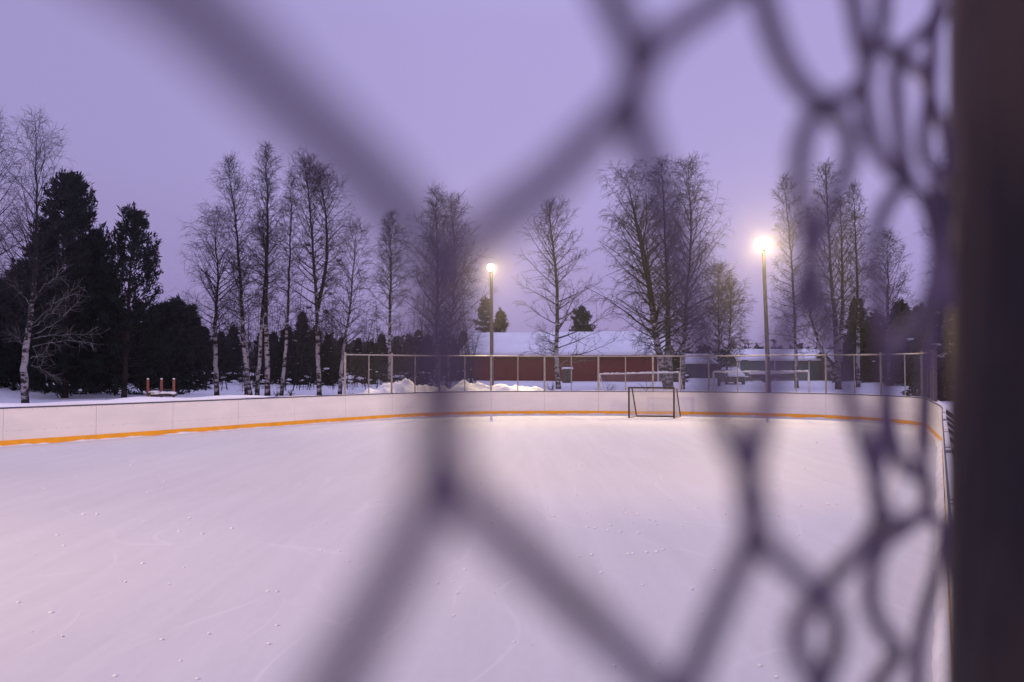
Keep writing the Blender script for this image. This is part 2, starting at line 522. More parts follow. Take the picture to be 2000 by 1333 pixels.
# ------------------------------------------------------------------ ground
ctr = Vector((-2.5, 14.0))
N = 520
def smooth(a, b, x):
    t = min(1, max(0, (x - a) / (b - a))); return t * t * (3 - 2 * t)
def ground_z(x, y):
    z = 0.20 + 0.25 * smooth(50, 88, y)
    z += 0.55 * smooth(-24.5, -33, x) * smooth(36, 48, y) * (1 - smooth(75, 110, y))     # bank under the left wood
    z += 0.55 * math.exp(-((x - 33.5) / 4.5) ** 2 - ((y - 70) / 7) ** 2)
    z += 0.45 * math.exp(-((x - 40.0) / 4.0) ** 2 - ((y - 66) / 7) ** 2)
    z += 0.10 * noise.noise(Vector((x * 0.11, y * 0.11, 3.1))) + 0.04 * noise.noise(Vector((x * 0.6, y * 0.6, 9.1)))
    return z
D = [0.09, 0.35, 0.65, 1.0, 1.4, 1.9, 2.5, 3.2, 4.2, 5.5, 7, 9, 11.5, 14.5, 18, 22, 27, 33, 40, 48, 58, 70, 85, 105, 135, 180, 250, 360, 520, 800]
S_LEFT_END = S_START
def berm(s, d, x, y):
    """shovelled snow thrown over the boards"""
    side = s % LOOP
    left = 1 - smooth(S_START - 3, S_START + 1.0, side) if side < LOOP * 0.6 else 1.0
    if side > LOOP * 0.6:
        left = smooth(LOOP - 26, LOOP - 12, side)
    end = smooth(S_START - 1, S_START + 2, side) * (1 - smooth(END_ARC, END_ARC + 4, side)) if side < LOOP * 0.6 else 0
    h_left = 0.80 * (1 - smooth(2.6, 6.0, d)) * (1.0 + 0.10 * noise.noise(Vector((x * 0.7, y * 0.7, 1))) )
    h_end = 0.62 * (1 - smooth(0.5, 2.2, d)) * (0.9 + 0.25 * noise.noise(Vector((x * 1.2, y * 1.2, 5))))
    h_right = 0.28 * (1 - smooth(0.5, 3, d))
    return left * h_left + end * h_end + (1 - max(left, end)) * h_right
gv = []; gf = []
for i in range(N):
    s = LOOP * i / N
    p = loop(s); nn = normal(s)
    far = (p - ctr).normalized()
    for d in D:
        k = smooth(1.0, 30.0, d)
        dr = (nn * (1 - k) + far * k).normalized()
        q = p + dr * d
        gv.append((q.x, q.y, ground_z(q.x, q.y) + berm(s, d, q.x, q.y)))
nd = len(D)
for i in range(N):
    j = (i + 1) % N
    for k in range(nd - 1):
        gf.append((i*nd+k, j*nd+k, j*nd+k+1, i*nd+k+1))
me = bpy.data.meshes.new('snow_ground'); me.from_pydata(gv, [], gf); me.update()
bm = bmesh.new(); bm.from_mesh(me); bmesh.ops.recalc_face_normals(bm, faces=bm.faces); bm.to_mesh(me); bm.free()
tag(link_mesh('snow_ground', me, M['snow'], smooth=True), kind='structure')

me = bpy.data.meshes.new('ice')
iv = []
for i in range(N):
    p = loop(LOOP * i / N) + normal(LOOP * i / N) * 0.02
    iv.append((p.x, p.y, 0.0))
me.from_pydata(iv + [(ctr.x, ctr.y, 0.0)], [], [(N, (i + 1) % N, i) for i in range(N)]); me.update()
tag(link_mesh('ice', me, M['ice']), kind='structure')

# ------------------------------------------------------------------ boards
boards = empty('rink_boards', (0, 0, 0), 'white ice rink boards with orange kick strip and blue grey cap, curving round the ice', 'rink boards')
s = S_START - 40 * PANEL
n_pan = int(LOOP / PANEL)
plen = LOOP / n_pan
for i in range(n_pan):
    a = S_START + i * plen; b_ = a + plen
    mb = MB()
    wall_strip(mb, a + 0.004, b_ - 0.004, 0.05, BOARD_H - 0.025, 0.0, 0.022, uv=True)
    mb.build('panel', M['board'], boards)
mb = MB(); wall_strip(mb, 0, LOOP - 0.001, 0.06, BOARD_H - 0.03, 0.026, 0.06); mb.build('backing', M['dark'], boards)
mb = MB(); wall_strip(mb, 0, LOOP - 0.001, -0.01, 0.150, -0.012, -0.002); mb.build('kick_strip', M['kick'], boards)
mb = MB(); wall_strip(mb, 0, LOOP - 0.001, BOARD_H - 0.024, BOARD_H + 0.012, -0.010, 0.075); mb.build('cap_rail', M['cap'], boards)
# snow lying on the cap rail
rng = random.Random(5)
mb = MB()
for i in range(int(LOOP / 0.12)):
    s = i * 0.12
    hgt = 0.028 * (0.5 + noise.noise(Vector((s * 0.9, 0.3, 2.0)))) + 0.012 * noise.noise(Vector((s * 5, 1, 2)))
    if hgt < 0.006: continue
    wall_strip(mb, s, s + 0.121, BOARD_H + 0.010, BOARD_H + 0.012 + hgt, 0.008, 0.07, step=0.2)
tag(mb.build('snow_on_cap', M['snow'], boards), kind='stuff')
# sloping braces outside the right hand boards
s_right0 = END_ARC + 0.5
for k in range(13):
    s = s_right0 + k * plen * 0.85
    p = loop(s); nn = normal(s)
    a = p + nn * 0.06; c = p + nn * 0.85
    MB().tube([(a.x, a.y, 0.93), (c.x, c.y, 0.30)], 0.03, 6).build('brace', M['dark'], boards)

# ragged line of scraped snow at the foot of the boards
mb = MB()
i = 0; s = 0.0
rows = []
while s < LOOP:
    h = max(0.004, 0.028 + 0.05 * noise.noise(Vector((s * 1.1, 4.0, 0))) + 0.03 * noise.noise(Vector((s * 4.3, 8.0, 0))))
    rt = smooth(END_ARC + 1.5, END_ARC + 4, s) * (1 - smooth(END_ARC + 26, END_ARC + 30, s))
    h += rt * (0.13 + 0.05 * noise.noise(Vector((s * 0.8, 2.0, 3))))
    w = 0.05 + 1.3 * h * (1 - 0.7 * rt)
    p = loop(s); nn = normal(s)
    rows.append([(p - nn * 0.014, h), (p - nn * (0.014 + w * 0.45), h * 0.75), (p - nn * (0.014 + w), 0.001)])
    s += 0.10
for r in rows:
    for q, z in r: mb.v.append((q.x, q.y, z))
for i in range(len(rows)):
    j = (i + 1) % len(rows)
    for k in range(2): mb.f.append((i*3+k, i*3+k+1, j*3+k+1, j*3+k))
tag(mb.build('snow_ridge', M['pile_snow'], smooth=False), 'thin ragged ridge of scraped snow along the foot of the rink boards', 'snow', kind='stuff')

# crumbs of snow lying on the ice
rng = random.Random(11)
mb = MB()
pts = [(905,465),(740,426),(557,603),(223,492),(790,487),(700,476),(72,755),(1082,845),(1375,826),(200,795),(1045,712),(1082,712),(325,411),(379,411),(170,310),(1500,411),(1375,416),(450,1043),(640,282),(510,220)]
spots = [at_z(x * 0.5, 800 + y * 0.5) for x, y in pts]
pts2 = [(202,522),(545,488),(557,507),(612,511),(697,545),(480,567),(405,580),(465,592),(530,597),(618,604),(830,568),(110,678),(328,720),(387,710),(567,708),(658,699),(590,705),(705,695),(737,685),(432,798),(905,480),(1300,519),(1540,465),(1580,463),(1410,470),(1527,345),(1488,162),(445,190),(165,246),(720,345),(1210,1252),(1290,1308),(930,992),(368,576)]
spots += [at_z(1000 + x * 0.4, 800 + y * 0.4) for x, y in pts2]
for p in spots:
    r = 0.011 + 0.0008 * p.length * rng.uniform(0.7, 1.4)
    mb.blob((p.x, p.y, r * 0.2), r, rng, sub=2, rough=0.5, flat=0.55)
for _ in range(200):
    s = at_z(rng.uniform(-100, 1850), 716 + 14 + 110 * 10 ** rng.uniform(0, 0.75))
    if (s.x - 0.535 * s.y) > -0.3 or s.y > 31 or s.x < -13: continue
    r = rng.uniform(0.006, 0.016)
    mb.blob((s.x, s.y, r * 0.4), r, rng, sub=1, rough=0.5, flat=0.7)
tag(mb.build('snow_crumbs', M['crumb'], smooth=True), 'small crumbs of snow scattered over the scraped ice', 'snow crumbs', kind='stuff')

# ------------------------------------------------------------------ far chain link fence standing on the boards
FENCE_TOP = 2.50
far_fence = empty('chain_link_fence', (0, 0, 0), 'galvanised chain link fence on top of the far end boards behind the goal', 'fence')
off = 0.045
def fp(s, z, o=off):
    p = loop(s) + normal(s) * o
    return Vector((p.x, p.y, z))
n_bay = int(round((END_ARC - S_START) / plen))
bays = [S_START + i * plen for i in range(n_bay)] + [END_ARC]
for i, s in enumerate(bays):
    last = (i == len(bays) - 1)
    top = FENCE_TOP + (0.09 if not last else 0.20)
    MB().tube([fp(s, BOARD_H - 0.5), fp(s, top)], 0.040 if not last else 0.045, 10).build('post', M['galv'] if not last else M['rust'], far_fence)
    if not last:
        m_ = (s + bays[i+1]) / 2
        MB().tube([fp(m_, BOARD_H - 0.4), fp(m_, FENCE_TOP - 0.01)], 0.022, 8).build('slim_post', M['galv'], far_fence)
ss = strip_pts(S_START, END_ARC, 0, 0.4)
MB().tube([fp(s, FENCE_TOP) for s in ss], 0.027, 8).build('top_rail', M['galv'], far_fence)
segs = []
step = 0.0707
z0, z1 = BOARD_H + 0.03, FENCE_TOP
H = z1 - z0
k = S_START - H
while k < END_ARC + H:
    for sg in (1, -1):
        a0 = k; prev = None
        for q in range(6):
            t = q / 5
            s = k + sg * H * t
            if s < S_START or s > END_ARC: prev = None; continue
            p = fp(s, z0 + H * t, off - 0.03)
            if prev is not None: segs.append((*prev, *p, 0.0012, 0.0012))
            prev = p
    k += step
link_mesh('wire_mesh', seg_mesh('wire_mesh', segs), M['wire'], far_fence)

# ------------------------------------------------------------------ near chain link fence the picture looks through
near_fence = empty('chain_link_fence', (0, 0, 0), 'blurred dark chain link fence with a thick post, right in front of the viewer', 'fence')
fdir = Vector((0.323, 0.41)).normalized()
fnrm = Vector((fdir.y, -fdir.x))                   # towards the viewer
cw = Y0 * math.hypot(0.323, 0.41)                  # column width
PZ = 0.080                                         # mesh height, the fence is old and pulled tall
WR = 0.0018
F0 = fence_pt(0)
def on_fence(px, py, dep):
    """where the line of sight through this photo point meets the fence (x along it, z), dep in front of its middle plane"""
    d = ray(px, py)
    ox, oy = F0.x + fnrm.x * dep, F0.y + fnrm.y * dep
    det = d.x * (-fdir.y) + fdir.x * d.y
    t = (ox * (-fdir.y) + fdir.x * oy) / det
    x = (d.x * t - ox) / fdir.x if abs(fdir.x) > abs(fdir.y) else (d.y * t - oy) / fdir.y
    return x, CAM_Z + d.z * t
def wire(mb, xz):
    """xz: (x, z, dep) along the wire from the top down"""
    ctrl = [Vector((F0.x + fdir.x * x + fnrm.x * d, F0.y + fdir.y * x + fnrm.y * d, z)) for x, z, d in xz]
    pts = []
    for i in range(len(ctrl) - 1):
        p0 = ctrl[max(i-1, 0)]; p1 = ctrl[i]; p2 = ctrl[i+1]; p3 = ctrl[min(i+2, len(ctrl)-1)]
        m1 = (p2 - p0) * 0.5; m2 = (p3 - p1) * 0.5; L = (p2 - p1).length
        if m1.length > L: m1 *= L / m1.length
        if m2.length > L: m2 *= L / m2.length
        n = 4
        for k in range(n):
            t = k / n
            pts.append(p1 * (2*t**3 - 3*t**2 + 1) + m1 * (t**3 - 2*t**2 + t) + p2 * (-2*t**3 + 3*t**2) + m2 * (t**3 - t**2))
    pts.append(ctrl[-1])
    mb.tube(pts, WR, 7, cap=False)
def turn(xk, zk, side, o=0.0036):
    """one rounded turn of a wire at a knuckle: side +1 right, -1 left"""
    return [(xk - side * 0.006, zk + 0.0125, 0.0030 * side), (xk + side * o, zk + 0.0045, 0.0016 * side), (xk + side * o, zk - 0.0045, -0.0016 * side), (xk - side * 0.006, zk - 0.0125, -0.0030 * side)]
ZLO, ZHI = 1.02, 2.68
def zig(c, z, side, up):
    """regular zigzag of spiral c starting from a knuckle at height z on the given side"""
    out = []
    while ZLO < z < ZHI:
        k = turn((c if side < 0 else c + 1) * cw, z, side)
        out += k[::-1] if up else k
        z += PZ / 2 if up else -PZ / 2
        side = -side
    return out
sag = lambda c: -0.010 * (c % 2) - 0.006 * math.sin(c * 1.7)
mb = MB()
for c in range(-26, -1):
    z = 2.62 + (PZ / 2 if c % 2 else 0) + sag(c)
    wire(mb, zig(c, z, -1, False))
# the wires in view, uneven as they hang: (spiral, side of the turn above the frame, side below, points)
seen = [
 (-1, -1, -1, [(60,-270),(360,-5),(560,190),(740,365),(825,470),(868,590),(876,720),(862,860),(825,1010),(745,1170),(655,1335),(500,1640)]),
 (0, -1, 1, [(1120,-230),(1190,-10),(1236,90),(1240,165),(1200,220),(1145,278),(1066,360),(930,465),(866,580),(846,720),(858,850),(900,965),(1000,1062),(1130,1190),(1280,1338),(1440,1530)]),
 (1, 1, -1, [(1570,-190),(1412,-5),(1310,66),(1256,130),(1238,205),(1258,290),(1300,400),(1345,560),(1388,745),(1425,850),(1462,925),(1478,1000),(1455,1080),(1405,1190),(1345,1330),(1270,1500)]),
 (2, -1, -1, [(1440,-170),(1486,-20),(1502,40),(1530,115),(1570,175),(1615,212),(1652,250),(1660,300),(1640,365),(1605,450),(1565,570),(1520,690),(1495,800),(1470,900),(1458,965),(1475,1035),(1520,1088),(1578,1140),(1622,1185),(1636,1240),(1622,1300),(1575,1400),(1510,1530)]),
 (3, -1, 1, [(1640,-120),(1667,0),(1682,90),(1696,140),(1668,178),(1612,205),(1575,250),(1562,330),(1570,430),(1588,520),(1610,620),(1640,700),(1662,785),(1688,872),(1712,945),(1722,990),(1704,1040),(1660,1095),(1602,1159),(1562,1210),(1556,1265),(1590,1330),(1650,1420)]),
 (4, 1, 1, [(1760,-120),(1726,-10),(1724,50),(1700,112),(1688,165),(1694,225),(1717,299),(1758,346),(1795,372),(1818,430),(1826,500),(1812,585),(1762,663),(1735,705),(1724,800),(1718,900),(1709,965),(1724,1000),(1755,1024),(1812,1006),(1842,1040),(1830,1120),(1800,1230),(1790,1360)]),
 (5, 1, -1, [(1838,-60),(1832,8),(1814,48),(1778,85),(1754,122),(1749,165),(1755,250),(1764,310),(1772,350),(1738,392),(1712,450),(1708,540),(1722,640),(1733,760),(1742,840),(1762,905),(1786,924),(1808,870),(1812,780),(1806,700),(1822,640)]),
 (5, 1, 1, [(1846,430),(1838,560),(1820,690),(1802,790),(1802,900),(1812,985),(1770,1030),(1726,1062),(1703,1115),(1703,1190),(1725,1232),(1755,1272),(1738,1302),(1712,1340),(1690,1420)]),
 (6, 1, 1, [(1736,95),(1764,119),(1796,135),(1814,173),(1826,212),(1846,262),(1850,330),(1828,380),(1842,470),(1852,600)]),
 (6, 1, 1, [(1840,20),(1822,72),(1820,150),(1806,235),(1806,300),(1830,352),(1850,420)]),
]
for c, sa, sb, P in seen:
    n = len(P)
    xz = []
    for i, (px, py) in enumerate(P):
        dx = P[min(i+1, n-1)][0] - P[max(i-1, 0)][0]
        ln = math.hypot(dx, P[min(i+1, n-1)][1] - P[max(i-1, 0)][1])
        dep = 0.0026 * dx / ln * (1 if c % 2 else 1)
        x, z = on_fence(px, py, dep)
        xz.append((x, z, dep))
    if P[0][1] < 0:
        xz = zig(c, xz[0][1] + 0.026, sa, True)[::-1] + xz
    if P[-1][1] > 1333:
        xz = xz + zig(c, xz[-1][1] - 0.026, sb, False)
    wire(mb, xz)
mb.build('wire_mesh', M['near_wire'], near_fence, smooth=True)
pr = 0.026; py_ = 0.262
px_ = (1849 - 1000) / F * py_ + pr * math.hypot(1, (849 / F))
MB().tube([(px_ + 0.020 * (z - CAM_Z), py_, z) for z in (0.25, 1.6, 2.0, 2.7)], pr, 28).build('post', M['near_post'], near_fence, smooth=True)

# ------------------------------------------------------------------ ice hockey goal
g_l = at_z(1228.5, 817.0); g_r = at_z(1316.5, 818.0)
gx = (g_r - g_l); gw = gx.length
goal = empty('hockey_goal', g_l, 'dark red hockey goal with white net standing on the ice before the far boards', 'goal', rz=math.atan2(gx.y, gx.x))
GH = 1.21
gd = Vector((0.30, 1.0)).normalized()              # its back runs a little to the right
def gp(u, d, z):
    """u along the mouth, d depth"""
    return (u * gw + d * 0.27, d * 0.95, z)
r_ = 0.034
MB().tube([gp(0,0,0), gp(0,0,GH)], r_, 8).build('goal_post', M['goal_red'], goal)
MB().tube([gp(1,0,0), gp(1,0,GH)], r_, 8).build('goal_post', M['goal_red'], goal)
MB().tube([gp(-0.018,0,GH), gp(1.018,0,GH)], r_, 8).build('crossbar', M['goal_red'], goal)
for u in (0, 1):
    MB().tube([gp(u, 0.42, GH - 0.04), gp(u, 1.0, 0.02)], 0.028, 8).build('back_stay', M['goal_red'], goal)
    MB().tube([gp(u, 0, GH), gp(u, 0.25, GH), gp(u, 0.42, GH - 0.04)], 0.022, 8).build('top_arm', M['goal_pale'], goal)
    MB().tube([gp(u, 0, 0.025), gp(u, 1.0, 0.025)], 0.022, 8).build('base_side_bar', M['goal_pale'], goal)
MB().tube([gp(0, 1.0, 0.025), gp(1, 1.0, 0.025)], 0.030, 8).build('base_back_bar', M['goal_red'], goal)
segs = []
def back_d(z):                                     # depth of the sloping back at height z
    return 1.0 - 0.58 * (z / (GH - 0.04))
nu, nz_ = 36, 22
for i in range(nu + 1):
    for j in range(nz_):
        for di in (1, -1):
            if 0 <= i + di <= nu:
                zA = GH * 0.97 * j / nz_; zB = GH * 0.97 * (j + 1) / nz_
                segs.append((*gp(i / nu, back_d(zA), zA + 0.02), *gp((i + di) / nu, back_d(zB), zB + 0.02), 0.0038, 0.0038))
for u in (0, 1):
    for j in range(22):
        z = 0.02 + (GH - 0.04) * j / 22
        dmax = back_d(z)
        segs.append((*gp(u, 0, z), *gp(u, dmax, z), 0.0038, 0.0038))
    for i in range(14):
        d = i / 14
        zt = GH - 0.04 if d < 0.42 else (GH - 0.04) * (max(0, (1 - d) / 0.58))
        segs.append((*gp(u, d, 0.02), *gp(u, d, zt), 0.0038, 0.0038))
link_mesh('net', seg_mesh('net', segs), M['net'], goal)

# ------------------------------------------------------------------ lamp poles
def loft2(mb, secs):
    b = len(mb.v); n = len(secs[0])
    for sc in secs: mb.v += sc
    for i in range(len(secs) - 1):
        for k in range(n):
            mb.f.append((b+i*n+k, b+i*n+(k+1) % n, b+(i+1)*n+(k+1) % n, b+(i+1)*n+k))
    mb.f.append(tuple(range(b + n - 1, b - 1, -1))); mb.f.append(tuple(range(b + (len(secs)-1)*n, b + len(secs)*n)))
def lamp_pole(Y, foot_px, top_px, label, power, r0, aim, size=140, lens=0.17):
    p = at_y(foot_px[0], foot_px[1], Y)
    base = Vector((p.x, Y, 0.3))
    t = at_y(top_px[0], top_px[1], Y)
    o = empty('lamp_pole', base, label, 'lamp pole', 'floodlight poles round the rink')
    top = Vector((t.x, p.y, t.z)) - base
    MB().tube([(0,0,-0.3), tuple(top * 0.5), tuple(top)], [r0, r0 * 0.9, r0 * 0.75], 14).build('pole', M['wood_pole'], o, smooth=True)
    d = (Vector(aim) - (base + top)); d.z = 0; d.normalize()
    hx = Vector((-d.y, d.x, 0))
    c = top + d * 0.42 + Vector((0, 0, 0.06))
    dn = (d * 0.93 + Vector((0, 0, -0.36))).normalized()
    up = dn.cross(hx)
    MB().tube([tuple(top - Vector((0,0,0.12))), tuple(top + d * 0.16 + Vector((0,0,0.05))), tuple(c)], 0.028, 8).build('arm', M['housing'], o)
    n1 = 20
    def ringp(r, k):
        return [tuple(c + dn * k + (hx * math.cos(2 * math.pi * i / n1) + up * math.sin(2 * math.pi * i / n1)) * r) for i in range(n1)]
    mb = MB()
    loft2(mb, [ringp(0.06, -0.26), ringp(0.12, -0.24), ringp(0.17, -0.12), ringp(lens + 0.025, 0.06), ringp(lens + 0.035, 0.10), ringp(lens + 0.001, 0.10)])
    mb.build('housing', M['housing'], o, smooth=True)
    gm = MB()
    loft2(gm, [ringp(lens * math.cos(a * math.pi / 14), 0.095 + lens * 0.8 * math.sin(a * math.pi / 14)) for a in range(7)])
    gm.build('lamp_glass', M['lamp_glass'], o, smooth=True)
    ld = bpy.data.lights.new('lamp_light', 'SPOT')
    ld.energy = power; ld.color = WARM
    ld.spot_size = R(size); ld.spot_blend = 0.9
    ld.shadow_soft_size = 0.06
    lo = bpy.data.objects.new('lamp_light', ld); COL.objects.link(lo)
    lo.parent = o
    lo.location = c + dn * 0.36
    lo.rotation_euler = dn.to_track_quat('-Z', 'Y').to_euler()
    return o
lamp_pole(42.0, (961, 800), (959.5, 526), 'lit lamp pole behind the far fence, left of the goal, before the red shed', 7500, 0.105, (-1.5, 17, 0))
lamp_pole(41.0, (1503, 800), (1490.5, 481), 'taller lit lamp pole right of the goal, before the grey green house', 9500, 0.115, (6, 15, 0), lens=0.225)

# two more floodlights of the same ring of lamps, behind the photographer
def near_flood(base, h, aim, power, size, blend, label):
    o = empty('lamp_pole', (base[0], base[1], 0.2), label, 'lamp pole', 'floodlight poles round the rink')
    MB().tube([(0,0,-0.2), (0,0,h-0.2)], [0.115, 0.09], 12).build('pole', M['wood_pole'], o, smooth=True)
    d = Vector(aim) - Vector((base[0], base[1], h)); d.normalize()
    q = d.to_track_quat('-Z', 'Y')
    c = Vector((0, 0, h - 0.15)) + Vector((d.x, d.y, 0)).normalized() * 0.3
    mt = Matrix.Translation(c) @ q.to_matrix().to_4x4()
    mb = MB(); mb.box((-0.24, -0.17, -0.06), (0.24, 0.17, 0.14)); mb.v = [tuple(mt @ Vector(v)) for v in mb.v]
    mb.build('housing', M['housing'], o)
    mb = MB(); mb.box((-0.22, -0.15, -0.085), (0.22, 0.15, -0.062)); mb.v = [tuple(mt @ Vector(v)) for v in mb.v]
    mb.build('lamp_glass', M['lamp_glass'], o)
    ld = bpy.data.lights.new('lamp_light', 'SPOT'); ld.energy = power; ld.color = (1.0, 0.66, 0.33)
    ld.spot_size = R(size); ld.spot_blend = blend; ld.shadow_soft_size = 0.25
    lo = bpy.data.objects.new('lamp_light', ld); COL.objects.link(lo); lo.parent = o
    lo.location = c + d * 0.2
    lo.rotation_euler = q.to_euler()
near_flood((9.5, 4.5), 9.5, (-5, 31, 1), 5200, 78, 1.0, 'lamp pole beside the right hand boards, behind the photographer')
near_flood((-14.0, -4.0), 9.5, (3, 32, 1), 14000, 104, 1.0, 'lamp pole behind the near end boards, behind the photographer')

# ------------------------------------------------------------------ snow piles pushed up behind the far boards
def pile(px0, px1, crest, label, seed, depth=2.4):
    """a heap lying just outside the fence; crest: list of (px, py) of its top edge"""
    rng = random.Random(seed)
    s0, s1 = arc_at_px(px0), arc_at_px(px1)
    n, m = int((s1 - s0) / 0.09), 34
    mb = MB()
    for i in range(n + 1):
        s = s0 + (s1 - s0) * i / n
        p = loop(s); nn = normal(s)
        q = p + nn * 1.0
        px = 1000 + F * q.x / q.y
        py = np.interp(px, [c[0] for c in crest], [c[1] for c in crest])
        zt = at_y(px, py, q.y + 0.4).z
        for j in range(m + 1):
            t = j / m
            d = 0.14 + depth * t
            k = math.sin(math.pi * min(1.0, (t * 0.92 + 0.08))) ** 0.6 if t > 0.42 else 0.42 + 0.58 * smooth(0, 0.42, t)
            g = 0.5
            edge = min(1, i / 5, (n - i) / 5)
            w = p + nn * d
            lump = 0.22 * noise.noise(Vector((w.x * 1.6, w.y * 1.6, seed))) + 0.13 * abs(noise.noise(Vector((w.x * 3.7, w.y * 3.7, seed)))) + 0.07 * noise.noise(Vector((w.x * 9, w.y * 9, seed)))
            z = g + (zt - g) * k * edge + lump * edge * (0.35 + 0.65 * k) - 0.3 * t
            mb.v.append((w.x, w.y, z))
    for i in range(n):
        for j in range(m):
            k = i * (m + 1) + j
            mb.f.append((k, k + m + 1, k + m + 2, k + 1))
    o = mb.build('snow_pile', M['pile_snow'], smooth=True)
    return tag(o, label, 'snow pile', 'ploughed snow piles behind the far fence')
pile(722, 905, [(722,766),(735,758),(760,749),(775,741),(795,738),(812,745),(835,749),(860,751),(890,756),(905,764)], 'tall lumpy snow pile at the left end of the far fence', 3)
pile(868, 1096, [(868,764),(890,752),(907,744),(925,745),(945,746),(960,750),(985,750),(1010,750),(1030,752),(1050,756),(1075,761),(1096,766)], 'long low snow pile behind the fence at the foot of the left lamp pole', 8)

# ------------------------------------------------------------------ trees
def bez_path(pts, n):
    """catmull-rom through the points, n samples"""
    P = [Vector(p) for p in pts]
    if len(P) == 2: return [P[0].lerp(P[1], i / (n - 1)) for i in range(n)]
    Q = [P[0] * 2 - P[1]] + P + [P[-1] * 2 - P[-2]]
    out = []
    for i in range(n):
        t = i / (n - 1) * (len(P) - 1)
        k = min(int(t), len(P) - 2); u = t - k
        p0, p1, p2, p3 = Q[k:k+4]
        out.append(0.5 * ((2 * p1) + (p2 - p0) * u + (2*p0 - 5*p1 + 4*p2 - p3) * u*u + (3*p1 - p0 - 3*p2 + p3) * u**3))
    return out

def rnd_unit(rng):
    while True:
        v = Vector((rng.uniform(-1,1), rng.uniform(-1,1), rng.uniform(-1,1)))
        if 0.05 < v.length < 1: return v.normalized()

def grow(segs, rng, path, rad, cb, hw, dens, droop, lowang, topang, prof, twig_r):
    n = len(path)
    total = sum((path[i+1] - path[i]).length for i in range(n - 1))
    crown_len = total * (1 - cb)
    n_prim = int(crown_len * dens * 1.12)
    az = rng.uniform(0, 6.28)
    for b in range(n_prim):
        u = (b + rng.uniform(-0.4, 0.4)) / n_prim
        u = min(0.995, max(0.0, u))
        t = cb + (1 - cb) * u
        k = t * (n - 1); i = min(int(k), n - 2)
        p = path[i].lerp(path[i+1], k - i)
        rt = rad[i] + (rad[i+1] - rad[i]) * (k - i)
        az += 2.39996 + rng.uniform(-0.5, 0.5)
        L = 1.75 * hw * prof(u) * rng.uniform(0.6, 1.15)
        if L < 0.15: L = 0.15
        ang = lowang + (topang - lowang) * u + rng.uniform(-0.18, 0.18)
        d = Vector((math.cos(az) * math.cos(ang), math.sin(az) * math.cos(ang), math.sin(ang)))
        L = L / max(0.55, math.cos(ang))
        ns = 7 if L > 0.8 else 4
        st = L / ns
        r = min(rt * 0.6, 0.010 + 0.014 * L)
        for j in range(ns):
            q = p + d * st
            r2 = max(twig_r, r * 0.78)
            segs.append((p.x, p.y, p.z, q.x, q.y, q.z, r, r2))
            # side branches
            if j >= 1 or L < 1.0:
                for _ in range(2):
                    sd = (d * 0.75 + rnd_unit(rng) * 0.85 + Vector((0, 0, 0.22 - droop * 0.25))).normalized()
                    l2 = L * 0.42 * (1 - 0.75 * j / ns) * rng.uniform(0.6, 1.2) + 0.18
                    n2 = 4 if l2 > 0.5 else 2
                    s2 = l2 / n2; pp = q.lerp(p, rng.random()); rr = max(twig_r, r2 * 0.6)
                    for jj in range(n2):
                        qq = pp + sd * s2
                        segs.append((pp.x, pp.y, pp.z, qq.x, qq.y, qq.z, rr, max(twig_r * 0.8, rr * 0.75)))
                        rr = max(twig_r, rr * 0.75)
                        for _q in range(2 if rng.random() < 0.6 else 1):
                            td = (sd + rnd_unit(rng) * 0.8 + Vector((0, 0, 0.1 - droop * 0.8))).normalized()
                            l3 = rng.uniform(0.16, 0.42) * (1 + droop * 0.8)
                            e1 = qq + td * l3 * 0.5
                            td = (td + Vector((0, 0, -droop * 0.7)) + rnd_unit(rng) * 0.15).normalized()
                            e2 = e1 + td * l3 * 0.5
                            segs.append((qq.x, qq.y, qq.z, e1.x, e1.y, e1.z, twig_r, twig_r * 0.9))
                            segs.append((e1.x, e1.y, e1.z, e2.x, e2.y, e2.z, twig_r * 0.9, twig_r * 0.6))
                        pp = qq
                        sd = (sd + rnd_unit(rng) * 0.2 + Vector((0, 0, -droop * 0.28))).normalized()
            p = q; r = r2
            d = (d + rnd_unit(rng) * 0.13 + Vector((0, 0, (0.06 if j < ns * 0.5 else 0.0) - droop * 0.22 * (j / ns)))).normalized()

prof_birch = lambda u: (min(1.0, (u + 0.10) / 0.34) ** 0.6) * (1 - u) ** 0.62 + 0.03
prof_narrow = lambda u: (min(1.0, (u + 0.2) / 0.3) ** 0.5) * (1 - u) ** 0.8 + 0.06
prof_broad = lambda u: (min(1.0, (u + 0.25) / 0.35) ** 0.5) * (1 - u) ** 0.85 + 0.04

